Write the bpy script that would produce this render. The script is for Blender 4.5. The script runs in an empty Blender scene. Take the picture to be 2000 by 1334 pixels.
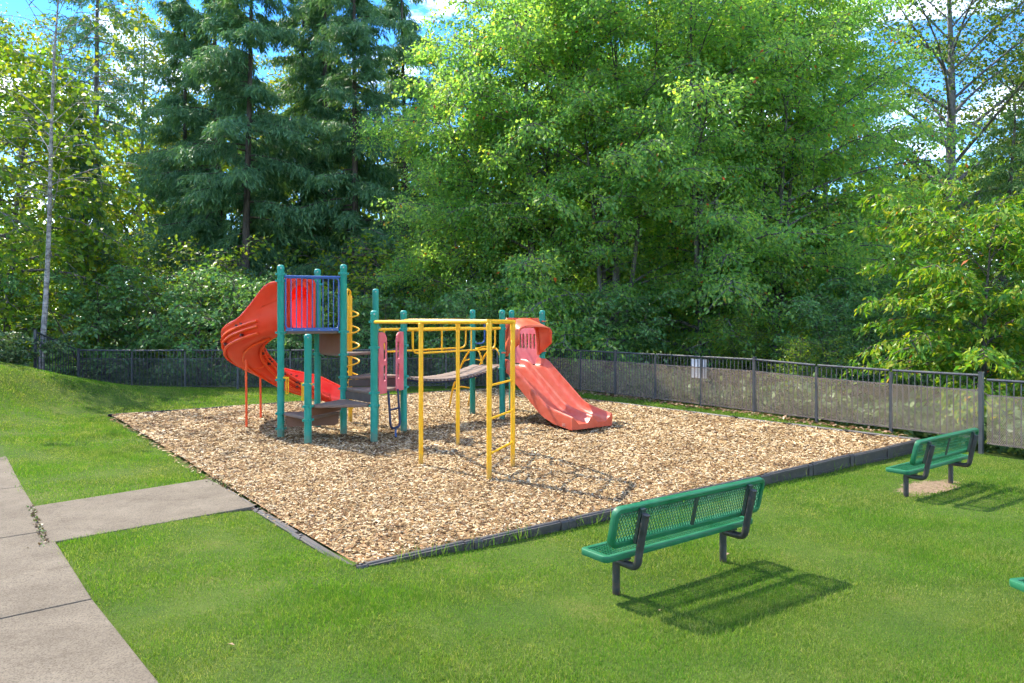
import bpy, math, random
import numpy as np
from mathutils import Vector
R = math.radians
random.seed(7)
scene = bpy.context.scene
COL = scene.collection

# ------------------------------------------------------------------ camera, sky, sun, exposure
CAM_H, F = 2.05, 1400.0
cam = bpy.data.cameras.new('camera'); cam.sensor_width = 36.0; cam.lens = F/2000*36
cam.shift_y = -37/2000.0; cam.clip_start = 0.05; cam.clip_end = 2000
camo = bpy.data.objects.new('camera', cam); COL.objects.link(camo)
camo.location = (0, 0, CAM_H); camo.rotation_euler = (R(90), 0, 0)
scene.camera = camo
SUN = Vector((-0.74, 0.62, 1.0)).normalized()
SUN_EL = math.asin(SUN.z); SUN_AZ = math.atan2(SUN.x, SUN.y)
world = bpy.data.worlds.new('World'); scene.world = world; world.use_nodes = True
wn = world.node_tree.nodes; wl = world.node_tree.links
for n in list(wn): wn.remove(n)
sky = wn.new('ShaderNodeTexSky'); sky.sky_type = 'NISHITA'; sky.sun_disc = False
sky.sun_elevation = SUN_EL; sky.sun_rotation = SUN_AZ
sky.air_density = 1.0; sky.dust_density = 0.0; sky.ozone_density = 3.0; sky.altitude = 200
tc = wn.new('ShaderNodeTexCoord'); mp = wn.new('ShaderNodeMapping'); mp.inputs['Scale'].default_value = (1.6, 1.6, 4.2)
mp.inputs['Location'].default_value = (2, 9, 5)
nz = wn.new('ShaderNodeTexNoise'); nz.inputs['Scale'].default_value = 2.2; nz.inputs['Detail'].default_value = 8; nz.inputs['Roughness'].default_value = .6
cr = wn.new('ShaderNodeValToRGB'); cr.color_ramp.elements[0].position = .51; cr.color_ramp.elements[1].position = .76
cr.color_ramp.elements[1].color = (.95, .95, .95, 1)
mx = wn.new('ShaderNodeMix'); mx.data_type = 'RGBA'
mx.inputs['B'].default_value = (11.0, 11.1, 11.6, 1)
bg = wn.new('ShaderNodeBackground'); bg.inputs['Strength'].default_value = 0.15
wo = wn.new('ShaderNodeOutputWorld')
wl.new(tc.outputs['Generated'], mp.inputs['Vector']); wl.new(mp.outputs['Vector'], nz.inputs['Vector'])
wl.new(nz.outputs['Fac'], cr.inputs['Fac']); wl.new(cr.outputs['Color'], mx.inputs['Factor'])
hs = wn.new('ShaderNodeHueSaturation'); hs.inputs['Hue'].default_value = .51; hs.inputs['Saturation'].default_value = 1.35; hs.inputs['Value'].default_value = .50
wl.new(sky.outputs['Color'], hs.inputs['Color']); wl.new(hs.outputs['Color'], mx.inputs['A']); wl.new(mx.outputs['Result'], bg.inputs['Color'])
wl.new(bg.outputs['Background'], wo.inputs['Surface'])
sl = bpy.data.lights.new('sun', 'SUN'); sl.energy = 2.0; sl.angle = R(.53); sl.color = (1.0, .90, .74)
so = bpy.data.objects.new('sun', sl); COL.objects.link(so)
so.location = SUN*60; so.rotation_euler = SUN.to_track_quat('Z', 'Y').to_euler()
vs = scene.view_settings; vs.view_transform = 'Standard'; vs.look = 'None'; vs.gamma = 1.0; vs.use_curve_mapping = False
vs.exposure = 2.62
cy = scene.cycles; cy.use_denoising = True; cy.max_bounces = 8; cy.diffuse_bounces = 5; cy.use_adaptive_sampling = True; cy.adaptive_threshold = .03; cy.use_light_tree = False; cy.glossy_bounces = 2
cy.transmission_bounces = 5; cy.transparent_max_bounces = 10; cy.sample_clamp_indirect = 8; cy.caustics_reflective = False; cy.caustics_refractive = False

# ------------------------------------------------------------------ helpers
def link(o, parent=None):
    COL.objects.link(o)
    if parent is not None: o.parent = parent
    return o
def tag(o, label=None, cat=None, group=None, kind=None):
    if label: o['label'] = label
    if cat: o['category'] = cat
    if group: o['group'] = group
    if kind: o['kind'] = kind
    return o
def thing(name, label, cat, loc=(0, 0, 0), rotz=0, group=None):
    o = bpy.data.objects.new(name, None); o.empty_display_size = .1
    o.location = loc; o.rotation_euler = (0, 0, rotz); link(o)
    return tag(o, label, cat, group)
def setmat(o, m):
    o.data.materials.append(m); return o
def np_mesh(name, V, faces_flat, sizes):
    me = bpy.data.meshes.new(name)
    V = np.ascontiguousarray(V, dtype=np.float32)
    me.vertices.add(len(V)); me.vertices.foreach_set('co', V.ravel())
    ff = np.ascontiguousarray(faces_flat, dtype=np.int32); sz = np.ascontiguousarray(sizes, dtype=np.int32)
    me.loops.add(len(ff)); me.loops.foreach_set('vertex_index', ff)
    st = np.zeros(len(sz), dtype=np.int32); st[1:] = np.cumsum(sz)[:-1]
    me.polygons.add(len(sz)); me.polygons.foreach_set('loop_start', st); me.polygons.foreach_set('loop_total', sz)
    me.update(calc_edges=True); return me

class MB:
    def __init__(s): s.v = []; s.f = []
    def add(s, vs_, fs):
        n = len(s.v); s.v.extend([tuple(p) for p in vs_]); s.f.extend([tuple(i+n for i in f) for f in fs]); return s
    def box(s, c, size, rotz=0, tilt=None):
        x, y, z = [k/2 for k in size]; P = []
        for a in ((-x,-y,-z),(x,-y,-z),(x,y,-z),(-x,y,-z),(-x,-y,z),(x,-y,z),(x,y,z),(-x,y,z)):
            v = Vector(a)
            if tilt: v.rotate(tilt)
            cx, sx = math.cos(rotz), math.sin(rotz)
            P.append((c[0]+v.x*cx-v.y*sx, c[1]+v.x*sx+v.y*cx, c[2]+v.z))
        return s.add(P, [(3,2,1,0),(4,5,6,7),(0,1,5,4),(1,2,6,5),(2,3,7,6),(3,0,4,7)])
    def bar(s, p, q, w, h, up=(0,0,1)):
        p, q = Vector(p), Vector(q); t = (q-p).normalized(); u = Vector(up)
        sd = t.cross(u)
        if sd.length < 1e-4: sd = t.cross(Vector((1,0,0)))
        sd.normalize(); u = sd.cross(t)
        P = []
        for a in (p, q):
            for (i, j) in ((-1,-1),(1,-1),(1,1),(-1,1)): P.append(a+sd*i*w/2+u*j*h/2)
        return s.add(P, [(3,2,1,0),(4,5,6,7),(0,1,5,4),(1,2,6,5),(2,3,7,6),(3,0,4,7)])
    def tube(s, pts, r, n=8, closed=False, caps=True):
        pts = [Vector(p) for p in pts]; m = len(pts)
        rr = r if isinstance(r, (list, tuple)) else [r]*m
        P = []; prev = None
        for i in range(m):
            if closed: t = pts[(i+1) % m]-pts[i-1]
            else: t = pts[min(i+1, m-1)]-pts[max(i-1, 0)]
            t.normalize()
            if prev is None:
                a = Vector((0,0,1)) if abs(t.z) < .9 else Vector((1,0,0))
                u = t.cross(a).normalized()
            else:
                u = prev-t*prev.dot(t)
                u = u.normalized() if u.length > 1e-6 else t.orthogonal().normalized()
            prev = u; w = t.cross(u)
            for k in range(n):
                an = 2*math.pi*k/n
                P.append(pts[i]+(u*math.cos(an)+w*math.sin(an))*rr[i])
        fs = []
        for i in range(m if closed else m-1):
            j = (i+1) % m
            for k in range(n): fs.append((i*n+k, i*n+(k+1) % n, j*n+(k+1) % n, j*n+k))
        if caps and not closed:
            fs.append(tuple(reversed(range(n)))); fs.append(tuple((m-1)*n+k for k in range(n)))
        return s.add(P, fs)
    def lathe(s, prof, c=(0,0,0), n=18):
        P = []; fs = []
        for (r, z) in prof:
            for k in range(n):
                an = 2*math.pi*k/n; P.append((c[0]+r*math.cos(an), c[1]+r*math.sin(an), c[2]+z))
        for i in range(len(prof)-1):
            for k in range(n): fs.append((i*n+k, i*n+(k+1) % n, (i+1)*n+(k+1) % n, (i+1)*n+k))
        fs.append(tuple(reversed(range(n)))); fs.append(tuple((len(prof)-1)*n+k for k in range(n)))
        return s.add(P, fs)
    def prism(s, poly, z0, z1):
        n = len(poly)
        P = [(x, y, z0) for x, y in poly]+[(x, y, z1) for x, y in poly]
        fs = [tuple(reversed(range(n))), tuple(range(n, 2*n))]+[(i, (i+1) % n, n+(i+1) % n, n+i) for i in range(n)]
        return s.add(P, fs)
    def sheet(s, rows, closed=False):
        n = len(rows[0]); P = [p for r in rows for p in r]; fs = []
        for i in range(len(rows)-1):
            for k in range(n if closed else n-1):
                fs.append((i*n+k, i*n+(k+1) % n, (i+1)*n+(k+1) % n, (i+1)*n+k))
        return s.add(P, fs)
    def build(s, name, mat, parent=None, smooth=35, origin=None, bevel=0):
        o_ = Vector(origin) if origin is not None else (Vector(parent.matrix_basis.translation) if parent is not None and parent.parent is None and parent.rotation_euler.z == 0 else Vector((0,0,0)))
        me = bpy.data.meshes.new(name); me.from_pydata([tuple(Vector(p)-o_) for p in s.v], [], s.f); me.update()
        finish(me, smooth)
        o = bpy.data.objects.new(name, me); link(o, parent); me.materials.append(mat)
        if bevel:
            b = o.modifiers.new('bevel', 'BEVEL'); b.width = bevel; b.segments = 2; b.limit_method = 'ANGLE'
        return o
def finish(me, smooth):
    if smooth:
        me.shade_smooth(); me.set_sharp_from_angle(angle=R(smooth))
def plate(outer, holes, thick, bevel=0.0):
    """flat plate in the XY plane with holes, thickness along Z"""
    cu = bpy.data.curves.new('plate', 'CURVE'); cu.dimensions = '2D'; cu.fill_mode = 'BOTH'
    cu.extrude = max(thick/2-bevel, .0005); cu.bevel_depth = bevel; cu.bevel_resolution = 1; cu.offset = -bevel
    for ring in [outer]+holes:
        sp = cu.splines.new('POLY'); sp.points.add(len(ring)-1)
        for p, (x, y) in zip(sp.points, ring): p.co = (x, y, 0, 1)
        sp.use_cyclic_u = True
    ob = bpy.data.objects.new('plate_source', cu)
    me = bpy.data.meshes.new_from_object(ob)
    bpy.data.objects.remove(ob); bpy.data.curves.remove(cu)
    return me
def rrect(x0, y0, x1, y1, r, n=5):
    P = []
    for (cx, cy, a0) in ((x1-r, y1-r, 0), (x0+r, y1-r, 90), (x0+r, y0+r, 180), (x1-r, y0+r, 270)):
        for k in range(n+1):
            a = R(a0+90*k/n); P.append((cx+r*math.cos(a), cy+r*math.sin(a)))
    return P
def mesh_obj(name, me, mat, parent=None, M=None, smooth=30):
    """M: function mapping (x,y,z) plate coordinates into the parent's frame"""
    if M:
        for v in me.vertices: v.co = M(*v.co)
        me.update()
    finish(me, smooth)
    me.materials.clear(); me.materials.append(mat)
    o = bpy.data.objects.new(name, me); link(o, parent); return o
def fillet(pts, r, n=5):
    """round the corners of a polyline"""
    pts = [Vector(p) for p in pts]; out = [pts[0]]
    for i in range(1, len(pts)-1):
        a = (pts[i-1]-pts[i]); b = (pts[i+1]-pts[i]); q = min(r, a.length*.49, b.length*.49)
        A = pts[i]+a.normalized()*q; B = pts[i]+b.normalized()*q
        for k in range(n+1):
            t = k/n; out.append(A*(1-t)**2+pts[i]*2*t*(1-t)+B*t*t)
    out.append(pts[-1]); return out
def sm(x): x = np.clip(x, 0, 1); return x*x*(3-2*x)

# ------------------------------------------------------------------ materials
def nodes(name):
    m = bpy.data.materials.new(name); m.use_nodes = True
    nt = m.node_tree
    for n in list(nt.nodes): nt.nodes.remove(n)
    return m, nt.nodes, nt.links
def ramp(N, cols, interp='LINEAR'):
    r = N.new('ShaderNodeValToRGB'); r.color_ramp.interpolation = interp
    e = r.color_ramp.elements
    while len(e) < len(cols): e.new(.5)
    for el, (p, c) in zip(e, cols): el.position = p; el.color = (*c, 1)
    return r
def mixc(N, L, a, b, fac, mode='MIX'):
    m = N.new('ShaderNodeMix'); m.data_type = 'RGBA'; m.blend_type = mode
    for sock, val in (('A', a), ('B', b)):
        if hasattr(val, 'links'): L.new(val, m.inputs[sock])
        else: m.inputs[sock].default_value = (*val, 1)
    if hasattr(fac, 'links'): L.new(fac, m.inputs['Factor'])
    else: m.inputs['Factor'].default_value = fac
    return m.outputs['Result']
def noise(N, L, vec, scale, detail=5, rough=.6):
    n = N.new('ShaderNodeTexNoise'); n.inputs['Scale'].default_value = scale
    n.inputs['Detail'].default_value = detail; n.inputs['Roughness'].default_value = rough
    if vec is not None: L.new(vec, n.inputs['Vector'])
    return n.outputs['Fac']
def paint(name, col, worn, rough=.4, scale=6, amount=.5, dirt=(.12,.09,.06), dirt_amt=.25, bump=.15, metal=0, bscale=60, spec=.5, splash=None, sp=(.52,.30)):
    m, N, L = nodes(name)
    tcn = N.new('ShaderNodeTexCoord'); v = tcn.outputs['Object']
    f1 = ramp(N, [(.45-.2*amount, (0,0,0)), (.78, (1,1,1))]); L.new(noise(N, L, v, scale, 6), f1.inputs['Fac'])
    f2 = ramp(N, [(.56, (0,0,0)), (.72, (1,1,1))]); L.new(noise(N, L, v, scale*2.7, 8, .7), f2.inputs['Fac'])
    mul = N.new('ShaderNodeMath'); mul.operation = 'MULTIPLY'; mul.inputs[1].default_value = amount; L.new(f1.outputs['Color'], mul.inputs[0])
    mu2 = N.new('ShaderNodeMath'); mu2.operation = 'MULTIPLY'; mu2.inputs[1].default_value = dirt_amt; L.new(f2.outputs['Color'], mu2.inputs[0])
    c = mixc(N, L, col, worn, mul.outputs[0]); c = mixc(N, L, c, dirt, mu2.outputs[0])
    if splash:  # dried mud and dust thrown up on the foot of the posts
        sx = N.new('ShaderNodeSeparateXYZ'); L.new(v, sx.inputs[0]); ad = N.new('ShaderNodeMath'); ad.operation = 'MULTIPLY_ADD'; ad.inputs[1].default_value = .55
        L.new(noise(N, L, v, 13, 6, .7), ad.inputs[0]); L.new(sx.outputs['Z'], ad.inputs[2]); mr = N.new('ShaderNodeMapRange'); mr.inputs['From Min'].default_value = sp[0]; mr.inputs['From Max'].default_value = sp[1]; mr.inputs['To Max'].default_value = .7
        L.new(ad.outputs[0], mr.inputs['Value']); c = mixc(N, L, c, splash, mr.outputs[0])
    b = N.new('ShaderNodeBsdfPrincipled'); L.new(c, b.inputs['Base Color']); b.inputs['Metallic'].default_value = metal
    b.inputs['Specular IOR Level'].default_value = spec
    rr = N.new('ShaderNodeMapRange'); rr.inputs['To Min'].default_value = rough-.08; rr.inputs['To Max'].default_value = rough+.22
    L.new(f1.outputs['Color'], rr.inputs['Value']); L.new(rr.outputs[0], b.inputs['Roughness'])
    if bump:
        bp = N.new('ShaderNodeBump'); bp.inputs['Strength'].default_value = bump; bp.inputs['Distance'].default_value = .004
        L.new(noise(N, L, v, bscale, 4), bp.inputs['Height']); L.new(bp.outputs[0], b.inputs['Normal'])
    o = N.new('ShaderNodeOutputMaterial'); L.new(b.outputs[0], o.inputs['Surface']); return m
def leafmat(name, cols, trans=.45, tcol=1.35, clump=(.8,.8,.8), rough=.45, spec=.35, cscale=.6, rare=None):
    """leaf colour varies leaf by leaf and branch by branch; light passes through the leaf"""
    m, N, L = nodes(name)
    g = N.new('ShaderNodeNewGeometry'); rp = ramp(N, cols); L.new(g.outputs['Random Per Island'], rp.inputs['Fac'])
    tcn = N.new('ShaderNodeTexCoord'); nf = noise(N, L, tcn.outputs['Object'], cscale, 3)
    r2 = ramp(N, [(.35, (0,0,0)), (.65, (1,1,1))]); L.new(nf, r2.inputs['Fac'])
    c = rp.outputs['Color']
    c = mixc(N, L, c, mixc(N, L, c, clump, 1.0, 'MULTIPLY'), r2.outputs['Color'])
    b = N.new('ShaderNodeBsdfPrincipled'); L.new(c, b.inputs['Base Color']); b.inputs['Roughness'].default_value = rough
    b.inputs['Specular IOR Level'].default_value = spec
    t = N.new('ShaderNodeBsdfTranslucent'); tc_ = mixc(N, L, c, (tcol, tcol*.95, tcol*.35), 1.0, 'MULTIPLY'); L.new(tc_, t.inputs['Color'])
    mxs = N.new('ShaderNodeMixShader'); mxs.inputs[0].default_value = trans
    L.new(b.outputs[0], mxs.inputs[1]); L.new(t.outputs[0], mxs.inputs[2])
    o = N.new('ShaderNodeOutputMaterial'); L.new(mxs.outputs[0], o.inputs['Surface']); return m
def bark(name, c1, c2, scale=8, stretch=.25):
    m, N, L = nodes(name); tcn = N.new('ShaderNodeTexCoord'); mpn = N.new('ShaderNodeMapping')
    mpn.inputs['Scale'].default_value = (1, 1, stretch); L.new(tcn.outputs['Object'], mpn.inputs['Vector'])
    nf = noise(N, L, mpn.outputs[0], scale, 8, .7); rp = ramp(N, [(.38, c1), (.62, c2)]); L.new(nf, rp.inputs['Fac'])
    b = N.new('ShaderNodeBsdfPrincipled'); L.new(rp.outputs['Color'], b.inputs['Base Color']); b.inputs['Roughness'].default_value = .9
    bp = N.new('ShaderNodeBump'); bp.inputs['Strength'].default_value = .8; bp.inputs['Distance'].default_value = .03
    L.new(nf, bp.inputs['Height']); L.new(bp.outputs[0], b.inputs['Normal'])
    o = N.new('ShaderNodeOutputMaterial'); L.new(b.outputs[0], o.inputs['Surface']); return m
M = {}
M['post'] = paint('post_green', (.002,.22,.16), (.04,.31,.245), .40, 4, .75, (.10,.12,.10), .18, spec=.35, splash=(.12,.15,.10))
M['red'] = paint('slide_red', (.76,.030,.008), (.80,.11,.05), .38, 2.4, .6, (.35,.05,.03), .15, spec=.35)
M['orange'] = paint('rib_orange', (.80,.075,.012), (.82,.12,.03), .4, 3, .6, (.35,.05,.03), .15, spec=.35)
M['faded'] = paint('slide_faded', (.50,.075,.036), (.58,.17,.105), .36, 9, .5, (.28,.09,.06), .25, spec=.4)
M['hood'] = paint('hood_red', (.64,.055,.02), (.76,.22,.10), .42, 3, .9, (.3,.08,.05), .2, spec=.35)
M['pink'] = paint('panel_pink', (.60,.09,.11), (.72,.26,.26), .5, 4, .8, (.35,.1,.1), .2, spec=.3)
M['yellow'] = paint('rail_yellow', (.78,.39,.006), (.82,.49,.03), .4, 7, .5, (.32,.15,.02), .35, spec=.35, splash=(.34,.2,.07))
M['blue'] = paint('rail_blue', (.02,.075,.24), (.05,.14,.33), .4, 7, .5, (.05,.05,.07), .3)
M['navy'] = paint('ladder_navy', (.008,.02,.065), (.03,.05,.11), .45, 9, .6, (.06,.04,.03), .35)
M['deck'] = paint('deck_brown', (.12,.072,.048), (.22,.155,.115), .6, 9, .8, (.05,.03,.02), .4, .5, bscale=130)
M['riser'] = paint('riser_brown', (.15,.06,.032), (.20,.10,.06), .5, 7, .6, (.06,.03,.02), .4, .3)
M['riser_dark'] = paint('riser_shade', (.045,.028,.02), (.07,.045,.035), .55, 7, .6, (.03,.02,.015), .4, .3)  # darker riser copy, shade between the steps put into the colour
M['plank'] = paint('plank_brown', (.13,.085,.06), (.24,.175,.135), .65, 8, .8, (.06,.035,.02), .3, .4)
M['bolt'] = paint('bolt_steel', (.35,.30,.28), (.2,.13,.1), .4, 40, .5, metal=.8, bump=0)
M['slot'] = paint('slot_shade', (.09,.012,.008), (.12,.02,.012), .6, 9, .4, bump=0)
M['bench'] = paint('bench_green', (.003,.105,.034), (.04,.19,.10), .42, 6, .55, (.06,.06,.04), .4, spec=.35)
M['pipe'] = paint('bench_pipe', (.020,.021,.022), (.07,.068,.065), .42, 12, .7, (.20,.075,.03), .5, splash=(.20,.08,.03), sp=(.36,.2))
M['strap'] = paint('bench_strap', (.015,.03,.022), (.03,.06,.045), .45, 12, .6, (.1,.04,.02), .4)
M['fence'] = paint('fence_black', (.040,.045,.050), (.085,.083,.08), .38, 9, .6, (.13,.09,.06), .35, .2)
M['timber'] = paint('border_plastic', (.030,.027,.025), (.075,.066,.06), .55, 5, .7, (.16,.12,.08), .4, .5, bscale=40)
M['sign'] = paint('sign_white', (.78,.78,.77), (.68,.68,.66), .4, 5, .4, (.5,.48,.42), .25, 0)
M['bark'] = bark('bark_brown', (.035,.028,.022), (.11,.09,.072))
M['bark_grey'] = bark('bark_grey', (.06,.055,.05), (.18,.165,.15))
M['birch'] = bark('bark_birch', (.09,.08,.07), (.36,.34,.31), 5, 1.6)
M['maple'] = leafmat('leaves_maple', [(0,(.14,.29,.095)),(.45,(.21,.37,.105)),(.8,(.30,.45,.11)),(.985,(.44,.52,.10)),(1,(.55,.07,.03))], .60, 1.75, (.75,.95,1.0))
M['poplar'] = leafmat('leaves_poplar', [(0,(.10,.19,.03)),(.5,(.17,.26,.03)),(1,(.34,.33,.03))], .55, 1.5)
M['cotton'] = leafmat('leaves_cottonwood', [(0,(.05,.12,.032)),(.6,(.09,.18,.04)),(1,(.22,.25,.03))], .45, 1.4)
M['needle'] = leafmat('needles_spruce', [(0,(.075,.185,.09)),(.6,(.115,.26,.115)),(1,(.185,.34,.13))], .32, 1.2, (.8,.85,.9), .6)
M['hemlock'] = leafmat('needles_hemlock', [(0,(.05,.14,.035)),(.5,(.10,.22,.05)),(1,(.19,.30,.065))], .35, 1.3)
M['cherry'] = leafmat('leaves_cherry', [(0,(.07,.20,.025)),(.45,(.13,.28,.03)),(.85,(.30,.36,.03)),(.99,(.40,.38,.05)),(1,(.6,.10,.03))], .46, 1.4, (.75,.95,.8))
M['shrub'] = leafmat('leaves_shrub', [(0,(.085,.20,.065)),(.6,(.13,.27,.08)),(1,(.22,.35,.09))], .35, 1.4, (.75,.95,1.0))
M['lime'] = leafmat('leaves_sunny', [(0,(.09,.21,.03)),(.5,(.16,.29,.03)),(1,(.32,.37,.035))], .55, 1.5)
M['ivy'] = leafmat('leaves_ivy', [(0,(.05,.11,.04)),(.6,(.095,.18,.065)),(1,(.20,.29,.10))], .3, 1.2)

# ------------------------------------------------------------------ terrain
PF = np.array((-1.295, 6.04)); PU = np.array((.7912, .6115)); PV = np.array((-.6115, .7912)); L1, L2 = 10.5, 12.4
def pit(a, b): p = PF+PU*a+PV*b; return float(p[0]), float(p[1])
def ab(x, y):
    dx, dy = x-PF[0], y-PF[1]; return dx*PU[0]+dy*PU[1], dx*PV[0]+dy*PV[1]
def zt(x, y):
    x = np.asarray(x, float); y = np.asarray(y, float); a, b = ab(x, y)
    z = np.full(np.broadcast(x, y).shape, -.035)+.022*sm(-a/.5)-.12*sm(np.minimum(np.minimum(a, L1-a), np.minimum(b, L2-b))/.8)
    z = z+(-.02-.0125*np.clip(a, 0, 12)+.05*np.exp(-np.clip(a, 0, 12)/.9)*sm((a+1.3)/1.0))*sm(1-(b+.1)/1.0)
    d = np.hypot(np.maximum(-a, 0), np.maximum(b-L2, 0))
    z = z+1.32*np.exp(-((x+14)**2+(y-16.5)**2)/15.9)*sm(d/3.0)
    z = z+.04*sm((a-L1)/.6)*sm((b-1)/3)
    far = sm((y-23.5)/8); z = z*(1-far)-.25*far
    z = z+.012*np.sin(x*1.7+y*.6)*np.sin(y*1.3-x*.4)*(1-far)
    return z
def ztf(x, y): return float(zt(x, y))
# path geometry
EDGE = [(-.6,2.5),(-2.01,4.08),(-3.11,5.31),(-4.4,6.86),(-6.13,8.97),(-7.6,10.8),(-9.1,12.7),(-10.7,14.7)]
BR = [(-5.33,7.98),(-3.97,9.40),(-2.86,7.98),(-4.30,6.66)]
def in_poly(px, py, poly):
    ins = np.zeros(px.shape, bool); n = len(poly); j = n-1
    for i in range(n):
        xi, yi = poly[i]; xj, yj = poly[j]
        c = ((yi > py) != (yj > py)) & (px < (xj-xi)*(py-yi)/(yj-yi+1e-12)+xi); ins ^= c; j = i
    return ins
SW = 1.55
PATHPOLY = EDGE+[(x-SW*.77, y-SW*.64) for x, y in reversed(EDGE)]
DIRT = [((5.56,9.58),(.68,.27)), ((1.2,5.75),(.0,.0)), ((4.1,4.75),(.55,.3))]

def lawn_mat():
    m, N, L = nodes('lawn_soil'); tcn = N.new('ShaderNodeTexCoord'); v = tcn.outputs['Object']
    r1 = ramp(N, [(.3,(.05,.10,.016)),(.55,(.09,.14,.022)),(.75,(.18,.18,.05))]); L.new(noise(N, L, v, 1.1, 8, .65), r1.inputs['Fac'])
    r2 = ramp(N, [(.35,(.35,.35,.35)),(.65,(1,1,1))]); L.new(noise(N, L, v, 90, 3), r2.inputs['Fac'])
    c = mixc(N, L, r1.outputs['Color'], r2.outputs['Color'], .8, 'MULTIPLY')
    # bare worn soil where feet rest in front of the seats
    sx = N.new('ShaderNodeSeparateXYZ'); L.new(v, sx.inputs[0])
    def mth(op, a, b=None):
        n = N.new('ShaderNodeMath'); n.operation = op
        for k, q in enumerate((a, b)):
            if q is None: continue
            if hasattr(q, 'links'): L.new(q, n.inputs[k])
            else: n.inputs[k].default_value = q
        return n.outputs[0]
    wob = noise(N, L, v, 6, 7, .65)
    for (cx, cy_), (ra, rb) in DIRT:
        if ra == 0: continue
        dx = mth('SUBTRACT', sx.outputs['X'], cx); dy = mth('SUBTRACT', sx.outputs['Y'], cy_)
        ua = mth('DIVIDE', mth('ADD', mth('MULTIPLY', dx, .80), mth('MULTIPLY', dy, .60)), ra)
        vb = mth('DIVIDE', mth('ADD', mth('MULTIPLY', dx, -.60), mth('MULTIPLY', dy, .80)), rb)
        rr = mth('ADD', mth('ADD', mth('MULTIPLY', ua, ua), mth('MULTIPLY', vb, vb)), mth('MULTIPLY', mth('SUBTRACT', wob, .5), 3.4))
        k = mth('SUBTRACT', 1.0, mth('SMOOTH_MIN', rr, 1.0)); k = N.new('ShaderNodeMapRange'); k.inputs['From Min'].default_value = 1.15; k.inputs['From Max'].default_value = .75
        L.new(rr, k.inputs['Value'])
        soil = ramp(N, [(.35,(.13,.09,.055)),(.65,(.29,.215,.145))]); L.new(noise(N, L, v, 22, 6, .7), soil.inputs['Fac'])
        c = mixc(N, L, c, soil.outputs['Color'], k.outputs[0])
    b = N.new('ShaderNodeBsdfPrincipled'); L.new(c, b.inputs['Base Color']); b.inputs['Roughness'].default_value = .95; b.inputs['Specular IOR Level'].default_value = .1
    bp = N.new('ShaderNodeBump'); bp.inputs['Strength'].default_value = .7; bp.inputs['Distance'].default_value = .02
    L.new(noise(N, L, v, 45, 6, .7), bp.inputs['Height']); L.new(bp.outputs[0], b.inputs['Normal'])
    o = N.new('ShaderNodeOutputMaterial'); L.new(b.outputs[0], o.inputs['Surface']); return m
def axis(lo, hi, step, far):
    c = list(np.arange(lo, hi+1e-6, step)); e = []; s_ = step
    x = hi
    while x < far: s_ *= 1.5; x += s_; e.append(x)
    pre = []; s_ = step; x = lo
    while x > -far: s_ *= 1.5; x -= s_; pre.append(x)
    return np.array(pre[::-1]+c+e)
gx = axis(-18, 12, .3, 600); gy = axis(0, 26, .3, 700)
GX, GY = np.meshgrid(gx, gy); GZ = zt(GX, GY)
nx, ny = len(gx), len(gy)
idx = np.arange(nx*ny).reshape(ny, nx)
q = np.stack([idx[:-1,:-1], idx[:-1,1:], idx[1:,1:], idx[1:,:-1]], -1).reshape(-1, 4)
me = np_mesh('lawn', np.stack([GX, GY, GZ], -1).reshape(-1, 3), q.ravel(), np.full(len(q), 4)); me.shade_smooth()
lawn = bpy.data.objects.new('lawn', me); link(lawn); setmat(lawn, lawn_mat()); tag(lawn, 'mown green lawn around the play area, rising to a bank at left', 'lawn', kind='structure')

# ------------------------------------------------------------------ mulch bed
def chipmat(name, k=1.0):
    m, N, L = nodes(name); g = N.new('ShaderNodeNewGeometry'); tcn = N.new('ShaderNodeTexCoord')
    rp = ramp(N, [(0,(.06*k,.03*k,.012*k)),(.22,(.17*k,.09*k,.034*k)),(.47,(.31*k,.20*k,.082*k)),(.74,(.45*k,.33*k,.165*k)),(1,(.66*k,.56*k,.37*k))])
    L.new(g.outputs['Random Per Island'], rp.inputs['Fac'])
    nf = ramp(N, [(.36,(.55,.51,.46)),(.6,(1,1,1))]); L.new(noise(N, L, tcn.outputs['Object'], 1.3, 7, .65), nf.inputs['Fac'])
    c = mixc(N, L, rp.outputs['Color'], nf.outputs['Color'], .75, 'MULTIPLY')
    b = N.new('ShaderNodeBsdfPrincipled'); L.new(c, b.inputs['Base Color']); b.inputs['Roughness'].default_value = .8; b.inputs['Specular IOR Level'].default_value = .2
    o = N.new('ShaderNodeOutputMaterial'); L.new(b.outputs[0], o.inputs['Surface']); return m
def mulch_base():
    m, N, L = nodes('mulch_ground'); tcn = N.new('ShaderNodeTexCoord'); v = tcn.outputs['Object']
    vo = N.new('ShaderNodeTexVoronoi'); vo.inputs['Scale'].default_value = 34; L.new(v, vo.inputs['Vector'])
    rp = ramp(N, [(0,(.10,.05,.02)),(.35,(.26,.14,.06)),(.7,(.44,.28,.14)),(1,(.6,.45,.28))])
    sp = N.new('ShaderNodeSeparateColor'); L.new(vo.outputs['Color'], sp.inputs[0]); L.new(sp.outputs[0], rp.inputs['Fac'])
    c = mixc(N, L, rp.outputs['Color'], (.16,.09,.04), .3)
    b = N.new('ShaderNodeBsdfPrincipled'); L.new(c, b.inputs['Base Color']); b.inputs['Roughness'].default_value = .9; b.inputs['Specular IOR Level'].default_value = .1
    bp = N.new('ShaderNodeBump'); bp.inputs['Strength'].default_value = 1; bp.inputs['Distance'].default_value = .02
    L.new(vo.outputs['Distance'], bp.inputs['Height']); L.new(bp.outputs[0], b.inputs['Normal'])
    o = N.new('ShaderNodeOutputMaterial'); L.new(b.outputs[0], o.inputs['Surface']); return m
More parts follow.
